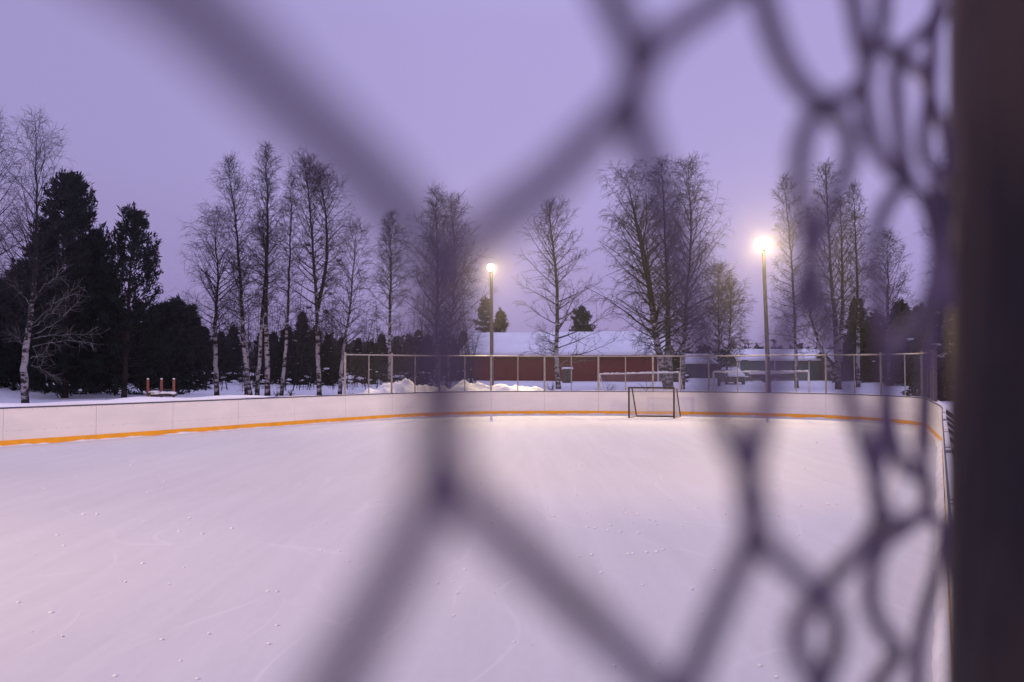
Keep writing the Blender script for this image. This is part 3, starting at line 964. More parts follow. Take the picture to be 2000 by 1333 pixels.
def birch(label, Y, stems, hw_px, seed, cb=0.22, dens=4.2, droop=0.25, low=0.35, top=1.15, prof=prof_birch, w_px=9, limbs=(), twig_r=None, group='bare birches round the rink', bark='birch', name='birch_tree'):
    """stems: lists of photo points from the foot to the tip, all at distance Y"""
    rng = random.Random(seed)
    base = at_y(*stems[0][0], Y)
    gz = ground_z(base.x, base.y)
    base.z = min(base.z, gz + 0.5)
    o = empty(name, base, label, 'birch' if name == 'birch_tree' else 'tree', group)
    tb = MB(); segs = []
    twig_r = twig_r or 0.0058 * Y / 50
    for si, st in enumerate(stems):
        pts = [at_y(px, py, Y) for px, py in st]
        for k in range(1, len(pts)): pts[k].y += rng.uniform(-0.25, 0.25) + 0.3 * si
        if si == 0: pts[0].z = min(pts[0].z, gz) - 0.3
        else: pts[0].z -= 0.25
        path = bez_path([p - base for p in pts], 26)
        for k in range(3, 25):
            path[k] += Vector((rng.uniform(-1,1), rng.uniform(-1,1), 0)) * 0.035
        r0 = w_px * Y / F / 2 * (1.0 if si == 0 else 0.8)
        rad = [max(0.008, r0 * (1 - (k / 25.0)) ** 0.85 * (1.25 if k == 0 else 1.0)) for k in range(26)]
        tb.tube(path, rad, 9)
        hw = (hw_px[si] if isinstance(hw_px, (list, tuple)) else hw_px) * Y / F
        c0 = cb[si] if isinstance(cb, (list, tuple)) else cb
        grow(segs, rng, path, rad, c0, hw, dens, droop, low, top, prof, twig_r)
    tb.build('trunk', M[bark], o, smooth=True)
    link_mesh('crown', seg_mesh('crown', segs), M['twig'], o)
    for lm in limbs:
        pts = [at_y(px, py, Y - 0.2 * i) - base for i, (px, py) in enumerate(lm)]
        path = bez_path(pts, 14)
        for k in range(2, 14): path[k] += rnd_unit(rng) * 0.06
        mb = MB().tube(path, [0.030 * Y / 50 * (1 - k / 15) + 0.004 for k in range(14)], 6)
        lseg = []
        for k in range(4, 14):
            for _ in range(3):
                d = ((path[k] - path[k-1]).normalized() + rnd_unit(rng) * 0.9).normalized()
                p = path[k]
                for _s in range(3):
                    q = p + d * rng.uniform(0.12, 0.28)
                    lseg.append((*p, *q, 0.008, 0.005)); p = q
                    d = (d + rnd_unit(rng) * 0.3).normalized()
        lo = mb.build('limb', M['pale_limb'], o, smooth=True)
        tag(link_mesh('twigs', seg_mesh('twigs', lseg), M['pale_limb'], lo), kind='stuff')
    return o

birch('big white barked birch leaning over the left boards, in front of the black pines', 39, [[(50,786),(53,700),(63,560),(68,430),(72,238)]], 76, 1, cb=0.30, dens=5.5, droop=0.28, top=1.2, w_px=15,
      limbs=[[(63,655),(95,640),(125,615),(158,585)], [(64,662),(100,655),(140,655),(190,652)], [(63,678),(100,668),(140,667),(180,670)], [(62,635),(90,610),(110,590),(150,575)], [(60,714),(80,720),(105,735)], [(66,590),(85,560),(105,545),(122,520)], [(64,640),(85,625),(112,600),(150,560)], [(60,600),(45,575),(30,560),(14,540)], [(56,690),(40,665),(26,650)], [(60,700),(74,695),(92,685)]])
birch('birch cut off by the left edge of the photo', 40, [[(-42,786),(-34,600),(-26,400),(-16,232)]], 60, 2, cb=0.3, dens=5, droop=0.3, w_px=12)
birch('leftmost birch of the row past the left boards, with a low rounded crown', 51, [[(424,769),(422,640),(425,540),(418,425)]], 56, 3, cb=0.22, dens=5.5, droop=0.4, w_px=10)
birch('tall birch of the row with a crooked trunk leaning to the left', 50, [[(490,773),(478,680),(472,560),(460,430),(447,322)], [(481,772),(478,700),(470,610),(462,520)]], [44, 20], 4, cb=[0.30, 0.5], dens=5.2, droop=0.3, w_px=10)
birch('tallest birch of the row, straight double trunk and narrow pointed crown', 50, [[(523,771),(519,600),(521,450),(518,292)], [(502,773),(508,640),(516,520),(506,420)]], [38, 20], 5, cb=[0.30, 0.5], dens=5.8, droop=0.2, w_px=11)
birch('slim birch of the row leaning to the right beside the tallest one', 50, [[(549,771),(556,690),(562,580),(567,460),(570,342)]], 24, 6, cb=0.32, dens=4.5, droop=0.25, w_px=8)
birch('wide crowned birch of the row with dark witch broom clumps in its branches', 50, [[(624,769),(622,680),(616,540),(606,420),(598,327)], [(620,600),(636,500),(632,400),(622,345)]], [58, 42], 7, cb=[0.28, 0.15], dens=5.5, droop=0.3, w_px=10)
birch('shorter birch beside the end post of the far fence', 50, [[(663,769),(670,700),(684,580),(697,442)]], 44, 8, cb=0.28, dens=6, droop=0.25, w_px=9)
birch('slender birch behind the left bays of the far fence', 52, [[(760,764),(762,600),(764,520),(762,428)]], 32, 9, cb=0.2, dens=5.5, droop=0.25, w_px=7)
birch('twin stemmed birch with long low limbs left of the left lamp pole', 47, [[(855,760),(853,640),(855,520),(851,380)], [(872,758),(880,640),(888,520),(882,396)]], [50, 56], 10, cb=[0.16, 0.12], dens=6.0, droop=0.22, low=0.45, w_px=9)
birch('lone birch with wide low limbs in front of the red shed', 62, [[(1091,760),(1087,690),(1088,560),(1080,480),(1072,405)]], 66, 11, cb=0.20, dens=4.6, droop=0.12, low=0.15, top=1.15, prof=prof_broad, w_px=11,
      limbs=[[(1092,715),(1105,705),(1113,695),(1140,692)], [(1094,716),(1110,712),(1130,706),(1152,704)]])
birch('weeping birch with a thick leaning trunk, left one of the big clump behind the goal', 62, [[(1306,752),(1287,690),(1274,600),(1250,470),(1222,342)], [(1278,620),(1262,500),(1240,400)]], [88, 60], 12, cb=[0.22, 0.1], dens=4.8, droop=0.62, low=0.35, top=1.0, w_px=17)
birch('straight birch in the middle of the big clump behind the goal', 63, [[(1309,751),(1304,640),(1302,520),(1292,316)]], 50, 13, cb=0.26, dens=5.2, droop=0.4, w_px=14)
birch('right birch of the big clump behind the goal, crown spreading to the right', 62, [[(1332,750),(1334,690),(1342,580),(1350,450),(1345,326)]], 66, 14, cb=0.24, dens=5.6, droop=0.4, w_px=11)
birch('low dark birch between the big clump and the right lamp pole', 70, [[(1404,738),(1405,640),(1402,528)], [(1418,738),(1428,640),(1430,560)]], [40, 36], 15, cb=0.12, dens=6.5, droop=0.3, w_px=6)
birch('thin birch with a sparse crown just right of the right lamp pole', 66, [[(1556,742),(1552,640),(1545,500),(1530,346)]], 40, 16, cb=0.2, dens=4.0, droop=0.25, low=0.05, w_px=8)
birch('many stemmed birch in front of the grey green house corner', 62, [[(1638,748),(1632,640),(1622,500),(1614,322)], [(1632,740),(1600,660),(1578,580)], [(1640,700),(1650,560),(1645,390)]], [46, 30, 34], 17, cb=[0.3, 0.3, 0.2], dens=4.6, droop=0.2, low=0.5, w_px=13)
birch('slim straight birch right of the many stemmed one', 64, [[(1676,752),(1674,600),(1672,480),(1667,362)]], 26, 18, cb=0.25, dens=4.6, droop=0.2, w_px=8)
birch('small birch with an oval crown before the dark spruces on the right', 66, [[(1736,745),(1735,640),(1736,560),(1733,458)]], 38, 19, cb=0.22, dens=5, droop=0.2, low=0.5, w_px=7)
birch('birch half hidden behind the thick near post', 52, [[(1905,745),(1898,600),(1890,450),(1880,290)]], 70, 20, cb=0.25, dens=5, droop=0.25, w_px=9)

# witch broom clumps sitting in one birch
for o in list(bpy.data.objects):
    if o.name.startswith('birch_tree') and 'witch broom' in o['label']:
        rng = random.Random(77)
        for px, py in ((638,560),(661,510),(645,575),(638,612),(604,602),(600,480),(616,545)):
            c = at_y(px, py, 50) - o.location
            sg = []
            for _ in range(60):
                d = rnd_unit(rng); d.z = d.z * 0.7 + 0.25
                sg.append((*c, *(c + d * rng.uniform(0.12, 0.30)), 0.012, 0.006))
            link_mesh('twig_clump', seg_mesh('twig_clump', sg), M['twig'], o)

# --- conifers
def needles_mesh(name, C, Dr, rng, per, length, width, spread):
    """C centres (n,3), Dr main directions (n,3)"""
    rs = np.random.RandomState(rng.randrange(1 << 30))
    n = len(C)
    c = np.repeat(C, per, axis=0); d = np.repeat(Dr, per, axis=0)
    d = d + rs.normal(0, spread, d.shape)
    d /= np.linalg.norm(d, axis=1, keepdims=True)
    s = np.cross(d, rs.normal(0, 1, d.shape)); s /= np.maximum(np.linalg.norm(s, axis=1, keepdims=True), 1e-6)
    ln = length * rs.uniform(0.6, 1.25, (len(c), 1)); wd = width * rs.uniform(0.7, 1.3, (len(c), 1))
    c = c + rs.normal(0, length * 0.25, c.shape)
    a = c - s * wd * 0.5; b = c + s * wd * 0.5; e = c + d * ln
    m1 = c + d * ln * 0.55 + s * wd * 0.55; m2 = c + d * ln * 0.55 - s * wd * 0.55
    v = np.stack([a, b, m1, e, m2], axis=1).reshape(-1, 3)
    f = (np.arange(len(c)) * 5)[:, None] + np.array([[0, 1, 2, 3, 4]])
    return np_mesh(name, v, 5, f)

def conifer(kind, label, loc, h, prof, seed, cb=0.12, group=None, tuft=0.28, mat_='needles', lean=(0, 0), snow=0, whorl=0.42, nb=6, name=None, tuft_from=0.35):
    """kind 'pine': tufts at the ends of rising limbs; 'spruce': drooping layered branches. prof(u)= radius in metres"""
    rng = random.Random(seed)
    name = name or ('pine_tree' if kind == 'pine' else 'spruce_tree')
    o = empty(name, loc, label, 'pine' if kind == 'pine' else 'spruce', group)
    path = bez_path([(0,0,-0.4), (lean[0]*0.4, lean[1]*0.4, h*0.5), (lean[0], lean[1], h)], 16)
    r0 = 0.014 * h + 0.03
    MB().tube(path, [max(0.02, r0 * (1 - k / 16.5)) for k in range(16)], 8).build('trunk', M['pine_bark'], o, smooth=True)
    C = []; Dd = []; segs = []; snows = []
    z = cb * h; az = rng.uniform(0, 6)
    while z < h * 0.985:
        u = (z - cb * h) / (h * (1 - cb))
        k = z / h * 15; i = min(int(k), 14); p0 = path[i].lerp(path[i+1], k - i)
        rr = prof(u)
        for b in range(nb):
            az += 6.283 / nb + rng.uniform(-0.35, 0.35)
            L = rr * rng.uniform(0.6, 1.15)
            if kind == 'pine':
                ang = 0.05 + 0.75 * u + rng.uniform(-0.2, 0.25)
            else:
                ang = -0.18 + 0.75 * u ** 1.5 + rng.uniform(-0.12, 0.12)
            d = Vector((math.cos(az) * math.cos(ang), math.sin(az) * math.cos(ang), math.sin(ang)))
            p = p0 + Vector((0, 0, rng.uniform(-0.15, 0.15)))
            ns = max(3, int(L / 0.30)); st = L / ns
            for j in range(ns):
                q = p + d * st
                segs.append((*p, *q, 0.02 + 0.02 * (1 - j / ns), 0.02))
                t = (j + 1) / ns
                if kind == 'pine':
                    if t > tuft_from:
                        for _ in range(3):
                            c = q + rnd_unit(rng) * rng.uniform(0.05, 0.34)
                            C.append(c); Dd.append((d * 0.6 + Vector((0, 0, 0.7)) + rnd_unit(rng) * 0.4).normalized())
                else:
                    if t > 0.12:
                        w = L * 0.30 * (1 - t * 0.7)
                        side = Vector((-d.y, d.x, 0))
                        for _ in range(3):
                            sx = rng.uniform(-1, 1)
                            c = q + side * sx * w + Vector((0, 0, -0.10 * abs(sx) - rng.uniform(0, 0.12)))
                            C.append(c); Dd.append((d * 0.7 + side * sx * 0.8 + Vector((0, 0, -0.45))).normalized())
                        if snow and rng.random() < snow:
                            snows.append((q + Vector((0, 0, 0.06)), rng.uniform(0.10, 0.24)))
                p = q
                d = (d + Vector((0, 0, 0.07 if kind == 'pine' else (0.05 if t > 0.5 else -0.03))) + rnd_unit(rng) * 0.10).normalized()
        z += whorl * rng.uniform(0.8, 1.2) * (1 - 0.35 * u)
    # leading shoots
    for k in range(12):
        C.append(path[-1] - Vector((0, 0, 0.12 * k))); Dd.append(Vector((0, 0, 1)))
    cr = link_mesh('crown', needles_mesh('crown', np.array([tuple(c) for c in C]), np.array([tuple(c) for c in Dd]), rng, 9 if kind == 'pine' else 8, tuft, tuft * 0.20, 0.55 if kind == 'pine' else 0.42), M[mat_], o)
    tag(link_mesh('limbs', seg_mesh('limbs', segs), M['pine_bark'], o), kind='stuff')
    if snows:
        mb = MB()
        for c, r in snows: mb.blob(c, (r * 1.3, r * 1.3, r * 0.45), rng, sub=1, rough=0.4)
        tag(mb.build('snow', M['snow'], o, smooth=True), kind='stuff')
    return o

def gl(px, Y, dz=0.0):
    x = (px - 1000) / F * Y
    return Vector((x, Y, ground_z(x, Y) + dz))
def hgt(py, Y, base):
    return at_y(1000, py, Y).z - base.z
def round_prof(rmax, top=0.9, low=0.75):
    return lambda u: rmax * ((low + (1 - low) * min(1, u / 0.3)) * (1 - max(0, (u - 0.25) / 0.78) ** 1.6) + 0.04)
def cone_prof(r):
    return lambda u: r * (1 - u) ** 0.85 + 0.05

g = 'dark pines of the left wood'
b = gl(128, 46); conifer('pine', 'huge black pine behind the big white birch at the left', b, hgt(352, 46, b), lambda u: 2.7 * (1 - u ** 3.5) ** 0.7 * (0.88 + 0.12 * math.sin(u * 23)) + 0.1, 21, cb=0.06, group=g, whorl=0.42, nb=7, lean=(0.1, 0), tuft_from=0.4)
b = gl(243, 47); conifer('pine', 'open crowned dark pine with spreading limbs left of the birch row', b, hgt(424, 47, b), lambda u: 3.9 * (0.82 + 0.18 * math.sin(u * 13)) * (1 - u) ** 0.5 * (0.85 + 0.15 * u) + 0.15, 22, cb=0.08, group=g, whorl=0.54, nb=6, lean=(0.45, 0), tuft_from=0.5)
b = gl(28, 52); conifer('pine', 'dark pine at the left edge of the wood, lower than its neighbours', b, hgt(545, 52, b), round_prof(3.0), 23, cb=0.04, group=g, nb=7)
b = gl(75, 50); conifer('pine', 'dark pine between the left edge and the huge black one', b, hgt(470, 50, b), round_prof(2.6), 24, cb=0.04, group=g, nb=7)
b = gl(180, 51); conifer('pine', 'dark pine filling the gap between the two biggest left pines', b, hgt(460, 51, b), round_prof(2.8), 25, cb=0.04, group=g, nb=7)
b = gl(318, 53); conifer('pine', 'low dark pine at the right end of the left wood above the timber posts', b, hgt(598, 53, b), lambda u: 2.2 * (1 - u) ** 0.8 + 0.1, 26, cb=0.04, group=g, nb=7, mat_='needles2')
b = gl(-70, 50); conifer('pine', 'dark pine beyond the left edge of the photo', b, hgt(470, 50, b), round_prof(3.0), 27, cb=0.04, group=g, nb=7)

# conifers behind the shed and right
b = gl(948, 108); conifer('spruce', 'pointed dark fir rising behind the left end of the red shed roof', b, hgt(583, 108, b), lambda u: 3.4 * (1 - u) ** 0.8 * (0.8 + 0.2 * math.sin(u * 40)) + 0.1, 31, cb=0.05, tuft=0.42, whorl=0.85, nb=6)
b = gl(978, 110); conifer('spruce', 'smaller dark fir beside the pointed one behind the red shed', b, hgt(606, 110, b), lambda u: 3.0 * (1 - u) ** 0.8 * (0.8 + 0.2 * math.sin(u * 37)) + 0.1, 32, cb=0.05, tuft=0.42, whorl=0.8, nb=6)
b = gl(1137, 108); conifer('pine', 'round topped dark pine showing above the middle of the red shed roof', b, hgt(607, 108, b), lambda u: 2.7 * (1 - u ** 4) * (0.7 + 0.3 * math.sin(u * 19)) + 0.1, 33, cb=0.3, tuft=0.42, whorl=0.75, nb=6)
b = gl(1838, 44); conifer('spruce', 'black spruce with snow on its branches beside the thick near post', b, hgt(565, 44, b), cone_prof(2.1), 34, cb=0.02, snow=0.10, whorl=0.34, nb=9)
b = gl(1675, 76); conifer('spruce', 'dark spruce right behind the slim straight birch on the right', b, hgt(585, 76, b), cone_prof(2.4), 35, cb=0.03, whorl=0.4, nb=8, tuft=0.36)
b = gl(1712, 78); conifer('spruce', 'broad dark spruce left of the small oval birch', b, hgt(610, 78, b), cone_prof(3.2), 36, cb=0.03, whorl=0.4, nb=8, tuft=0.36, snow=0.02)
b = gl(1762, 70); conifer('spruce', 'broad dark spruce right of the small oval birch', b, hgt(590, 70, b), cone_prof(3.2), 37, cb=0.03, whorl=0.4, nb=8, tuft=0.36, snow=0.02)
b = gl(1800, 64); conifer('spruce', 'dark spruce behind the right corner post of the far fence', b, hgt(600, 64, b), cone_prof(2.8), 38, cb=0.03, whorl=0.4, nb=8, tuft=0.36, snow=0.02)
b = gl(1323, 84); conifer('spruce', 'small snowy spruce between the trunks of the big birch clump', b, hgt(690, 84, b), cone_prof(1.3), 39, cb=0.02, whorl=0.3, nb=8, snow=0.12)

# the wood behind the birch row: copies of a few kinds
def copy_tree(o, loc, sc, rz, label, group):
    c = o.copy(); COL.objects.link(c)
    c.location = loc; c.scale = (sc, sc, sc); c.rotation_euler = (0, 0, rz)
    c['label'] = label; c['group'] = group
    for ch in list(o.children):
        d = ch.copy(); COL.objects.link(d); d.parent = c
    return c
rng = random.Random(91)
WOOD = 'dark conifer in the wood behind the birch row'
WG = 'conifers of the wood behind the birch row'
b = gl(590, 74); p1 = conifer('spruce', WOOD, b, hgt(612, 74, b), cone_prof(1.9), 41, cb=0.02, group=WG, whorl=0.45, nb=7, tuft=0.30, snow=0.02, mat_='needles2')
b = gl(560, 78); p2 = conifer('spruce', WOOD, b, hgt(640, 78, b), lambda u: 1.5 * (1 - u) ** 0.7 + 0.1, 42, cb=0.10, group=WG, whorl=0.55, nb=6, tuft=0.36, mat_='needles2')
b = gl(818, 70); p3 = conifer('spruce', WOOD, b, hgt(648, 70, b), cone_prof(1.4), 43, cb=0.02, group=WG, whorl=0.42, nb=7, tuft=0.28, snow=0.02, mat_='needles2')
wood = [(400,72,640),(372,66,600),(430,76,650),(455,80,640),(515,74,645),(535,82,650),(615,80,640),(640,72,655),(668,78,660),(700,84,662),(725,76,668),(745,86,655),(775,80,668),(800,86,655),(835,82,660),(862,90,650),(885,84,665),(905,95,648),(345,62,585),(300,64,600),(270,66,590),(215,62,560),(150,64,540),(95,62,560),(50,64,590),(5,62,610),(-40,60,600)]
for px, Y, top in wood:
    b = gl(px, Y)
    src = (p1, p2, p3)[rng.randrange(3)]
    h0 = {p1.name: hgt(612, 74, gl(590, 74)), p2.name: hgt(640, 78, gl(560, 78)), p3.name: hgt(648, 70, gl(818, 70))}[src.name]
    copy_tree(src, b, hgt(top, Y, b) / h0, rng.uniform(0, 6.28), WOOD, WG)

# thin bare trunks and snowy undergrowth at the edge of the wood: one mass
segs = []; snow_s = []
rng = random.Random(55)
for _ in range(460):
    px = rng.uniform(-60, 930); Y = rng.uniform(58, 84)
    if px < 360 and Y < 60: Y += 6
    b = gl(px, Y)
    h = rng.uniform(1.0, 5.0) if rng.random() < 0.55 else rng.uniform(4.5, 8.5)
    p = b - Vector((0, 0, 0.2)); d = Vector((rng.uniform(-0.2, 0.2), 0, 1)).normalized()
    ns = 8; r = 0.012 + 0.005 * h
    for j in range(ns):
        q = p + d * (h / ns)
        segs.append((*p, *q, r, r * 0.85)); r *= 0.85
        for _k in range(4 if j > 1 else 1):
            e = (d * 0.5 + rnd_unit(rng) * 0.9).normalized(); l = rng.uniform(0.2, 0.2 + h * 0.14)
            m = q + e * l; segs.append((*q, *m, r * 0.6, 0.007))
            for _z in range(2):
                e2 = (e + rnd_unit(rng) * 0.7).normalized(); segs.append((*m, *(m + e2 * l * 0.6), 0.007, 0.005))
        p = q; d = (d + Vector((rng.uniform(-0.1, 0.1), rng.uniform(-0.1, 0.1), 0.05))).normalized()
tag(link_mesh('undergrowth', seg_mesh('undergrowth', segs), M['twig']), 'tangle of thin bare saplings and brush along the edge of the dark wood', 'undergrowth', kind='stuff')
mb = MB()
for _ in range(420):
    px = rng.uniform(-60, 920); Y = rng.uniform(64, 86)
    b = gl(px, Y, rng.uniform(0.05, 1.7) * rng.random())
    r = rng.uniform(0.06, 0.26)
    mb.blob(b, (r * 1.4, r, r * 0.5), rng, sub=1, rough=0.5)
tag(mb.build('snowy_brush', M['snow'], smooth=True), 'clots of snow caught in the brush of the dark wood', 'snow', kind='stuff')

# far-off forest on the horizon
rs = np.random.RandomState(4)
C = []; Dd = []
for k in range(900):
    ang = rs.uniform(-0.85, 0.85); dist = rs.uniform(190, 300)
    x, y = math.sin(ang) * dist, math.cos(ang) * dist
    h = rs.uniform(3.5, 8.0) + (2.0 if ang < -0.05 else 0)
    for q in range(26):
        u = rs.rand()
        rr = (1 - u) * 1.7
        a = rs.uniform(0, 6.28)
        C.append((x + rr * math.cos(a), y + rr * math.sin(a), 0.3 + h * u)); Dd.append((math.cos(a) * 0.6, math.sin(a) * 0.6, -0.1))
fo = link_mesh('far_forest', needles_mesh('far_forest', np.array(C), np.array(Dd), rng, 2, 1.5, 0.7, 0.5), M['needles2'])
tag(fo, 'far-off line of low dark forest on the horizon beyond the houses', 'forest', kind='stuff')

# ------------------------------------------------------------------ buildings
def prism_snow(mb, pts, thick):
    mb.poly_prism(pts, (0, 0, thick))

def gable(name, label, cat, origin, yaw, L, Dp, eave, ridge, wall, over=0.35, snow=0.28, fascia='dark', trim=True, hip=0.0, corner='white_trim'):
    """long side faces the viewer; local x along the front, y depth"""
    o = empty(name, origin, label, cat, rz=yaw)
    mb = MB()
    pts = [(0,0,-0.6),(0,Dp,-0.6),(0,Dp,eave),(0,Dp/2,ridge-0.05),(0,0,eave)]
    mb.poly_prism(pts, (L, 0, 0))
    mb.build('wall', M[wall], o)
    sl = (ridge - eave) / (Dp / 2)
    e0 = eave - sl * over
    rf = MB()
    th = 0.14
    for sg in (0, 1):
        y0 = -over if sg == 0 else Dp + over
        rf.poly_prism([(-over, y0, e0 + 0.02), (L + over, y0, e0 + 0.02), (L + over, Dp/2, ridge + 0.02), (-over, Dp/2, ridge + 0.02)], (0, 0, th))
    ro = rf.build('roof', M[fascia], o)
    rng = random.Random(hash(label) % 1000 if False else len(label))
    sm = MB()
    nx = 60; ny = 12
    for sg in (0, 1):
        b0 = len(sm.v)
        for i in range(nx + 1):
            x = -over - 0.04 + (L + 2 * over + 0.08) * i / nx
            jit = 0.10 * noise.noise(Vector((x * 0.8, sg * 5.0, len(label))))
            for j in range(ny + 1):
                t = j / ny
                y = -over - 0.08 - jit + (Dp / 2 + over + 0.08 + jit) * t
                zr = e0 + sl * (y + over) + th + 0.03
                tk = snow * (0.55 + 0.45 * smooth(0, 0.12, t)) * (0.9 + 0.2 * noise.noise(Vector((x * 0.5, y * 0.5, 2))))
                if i in (0, nx): tk *= 0.6
                yy = y if sg == 0 else Dp - y
                sm.v.append((x, yy, zr + tk))
        # skirt down to the roof along the eave
        for i in range(nx + 1):
            v = sm.v[b0 + i * (ny + 1)]
            sm.v.append((v[0], v[1] + (0.06 if sg == 0 else -0.06), e0 + th - 0.06))
        sk = b0 + (nx + 1) * (ny + 1)
        for i in range(nx):
            for j in range(ny):
                k = b0 + i * (ny + 1) + j
                sm.f.append((k, k + ny + 1, k + ny + 2, k + 1))
            sm.f.append((sk + i, sk + i + 1, b0 + (i + 1) * (ny + 1), b0 + i * (ny + 1)))
    sm.build('roof_snow', M['snow'], ro, smooth=True)
    if trim:
        for x in (-0.02, L - 0.16):
            MB().box((x, -0.05, -0.3), (x + 0.18, -0.004, eave - 0.05)).build('corner_board', M[corner], o)
    return o

def window(o, x, z, w, h, cat=None):
    f = MB()
    t = 0.10
    f.box((x, -0.07, z), (x + w, -0.006, z + t)); f.box((x, -0.07, z + h - t), (x + w, -0.006, z + h))
    f.box((x, -0.07, z + t), (x + t, -0.006, z + h - t)); f.box((x + w - t, -0.07, z + t), (x + w, -0.006, z + h - t))
    fr = f.build('window', M['white_trim'], o)
    MB().box((x + t, -0.04, z + t), (x + w - t, -0.01, z + h - t)).build('pane', M['glass'], fr)
    mu = MB()
    for k in (1, 2): mu.box((x + t + (w - 2*t) * k / 3 - 0.02, -0.06, z + t), (x + t + (w - 2*t) * k / 3 + 0.02, -0.042, z + h - t))
    mu.build('mullion', M['white_trim'], fr)

# red shed: the right end stands nearer
YL, YR = 91.0, 85.5
pl = at_y(907, 745, YL); prr = at_y(1287, 745, YR)
dv = (prr - pl).to_2d()
zb = 0.42
eave = at_y(1100, 691.5, 88).z - zb
shed = gable('red_shed', 'long dark red shed with a snow covered roof behind the far fence', 'shed', (pl.x, pl.y, zb), math.atan2(dv.y, dv.x), dv.length, 11.0, eave, eave + 2.25, 'red_wall', over=0.6, snow=0.30, fascia='red_fascia')
MB().box((0.2, -0.03, eave - 0.62), (dv.length - 0.2, -0.004, eave - 0.52)).build('eave_board', M['red_fascia'], shed)

# grey green house and its brown wing
Yg = 92.0
a = at_y(1443, 742, Yg); c = at_y(1641, 742, Yg)
zb = 0.45
ev = at_y(1500, 705, Yg).z - zb
house = gable('green_house', 'low grey green house with white trim and a snowy roof behind the right lamp pole', 'house', (a.x, Yg, zb), 0.0, c.x - a.x, 8.0, ev, ev + 1.05, 'green_wall', over=0.35, snow=0.25, fascia='dark')
for px in (1512, 1579):
    x = at_y(px, 720, Yg).x - a.x
    MB().box((x, -0.05, -0.3), (x + 0.14, -0.004, ev - 0.05)).build('trim_board', M['white_trim'], house)
xw = at_y(1604, 720, Yg).x - a.x
zt = at_y(1604, 718, Yg).z - zb; zo = at_y(1604, 735, Yg).z - zb
window(house, xw, zo, at_y(1622, 720, Yg).x - a.x - xw, zt - zo)
Yb = 86.0
a = at_y(1643, 742, Yb); c = at_y(1795, 742, Yb)
ev2 = at_y(1700, 720, Yb).z - 0.3
wing = gable('brown_outbuilding', 'long low brown outbuilding with deep roof snow, right of the grey green house', 'outbuilding', (a.x, Yb, 0.3), 0.0, c.x - a.x, 8.5, ev2, ev2 + 1.75, 'brown_wall', over=0.4, snow=0.3, fascia='dark')
for px in (1689,):
    x = at_y(px, 720, Yb).x - a.x
    MB().box((x, -0.05, -0.3), (x + 0.12, -0.004, ev2 - 0.05)).build('trim_board', M['white_trim'], wing)
Yq = 112.0
a = at_y(1338, 735, Yq); c = at_y(1442, 735, Yq)
ev3 = at_y(1400, 711, Yq).z - 0.4
gable('grey_garage', 'slate grey building with a snowy roof between the birch clump and the grey green house', 'garage', (a.x, Yq, 0.4), 0.05, c.x - a.x, 7.0, ev3, ev3 + 1.1, 'grey_wall', over=0.3, snow=0.25, fascia='dark', trim=False)
# pink house with a peaked gable towards the viewer
Yp = 118.0
a = at_y(1287, 740, Yp); c = at_y(1316, 740, Yp)
wp = c.x - a.x
o = empty('pink_house', (a.x, Yp, 0.4), 'narrow faded pink house with a steep dark red roof, right of the red shed', 'house')
pe = at_y(1300, 688, Yp).z - 0.4; pk = at_y(1300, 664, Yp).z - 0.4
MB().poly_prism([(0,0,-0.5),(wp,0,-0.5),(wp,0,pe),(wp/2,0,pk-0.1),(0,0,pe)], (0, 6, 0)).build('wall', M['pink_wall'], o)
rf = MB()
for sg in (-1, 1):
    xo = wp/2 + sg * (wp/2 + 0.3); zo = pe - 0.35
    rf.poly_prism([(wp/2, -0.3, pk), (xo, -0.3, zo), (xo, -0.3, zo + 0.2), (wp/2, -0.3, pk + 0.25)], (0, 6.6, 0))
rf.build('roof', M['pink_roof'], o)

# ------------------------------------------------------------------ football goals standing in the snow
def football_goal(pL, pR, Y, label, drop):
    a = at_y(*pL, Y); c = at_y(*pR, Y - 0.6)
    g0 = ground_z(a.x, a.y)
    o = empty('football_goal', (a.x, a.y, g0), label, 'football goal', 'football goals in the snow')
    A = a - Vector((a.x, a.y, g0)); B = c - Vector((a.x, a.y, g0))
    r = 0.045
    MB().tube([A, B], r, 8).build('crossbar', M['white_metal'], o)
    for P in (A, B):
        MB().tube([(P.x, P.y, -0.3), (P.x, P.y, P.z)], r, 8).build('goal_post', M['white_metal'], o)
        MB().tube([(P.x + 0.05, P.y + 0.03, P.z - 0.1), (P.x + 0.55, P.y + 1.3, 0.05)], 0.025, 6).build('back_stay', M['white_metal'], o)
    sg = []
    n = 44; m = 12
    for i in range(n + 1):
        for j in range(m):
            for di in (1, -1):
                if 0 <= i + di <= n:
                    def q(ii, jj):
                        t = jj / m
                        b = A.lerp(B, ii / n)
                        return (b.x + 0.5 * t, b.y + 1.3 * t, b.z * (1 - t) + 0.05)
                    sg.append((*q(i, j), *q(i + di, j + 1), 0.003, 0.003))
    link_mesh('net', seg_mesh('net', sg), M['net'], o)
    MB().box((min(A.x, B.x), 0, 0), (min(A.x, B.x) + 0.01, 0.01, 0.01))
    # snow on the crossbar
    mb = MB(); rng = random.Random(len(label))
    for k in range(26):
        t = rng.random()
        p = A.lerp(B, t); mb.blob((p.x, p.y, p.z + 0.045), (0.12, 0.04, 0.025), rng, sub=1)
    mb.build('snow', M['snow'], o, smooth=True)
    return o
football_goal((1171, 731), (1327, 727.5), 46, 'pale football goal in the snow right behind the hockey goal', 0)
football_goal((1393, 727), (1579, 725.5), 43, 'pale football goal in the snow behind the right lamp pole', 0)

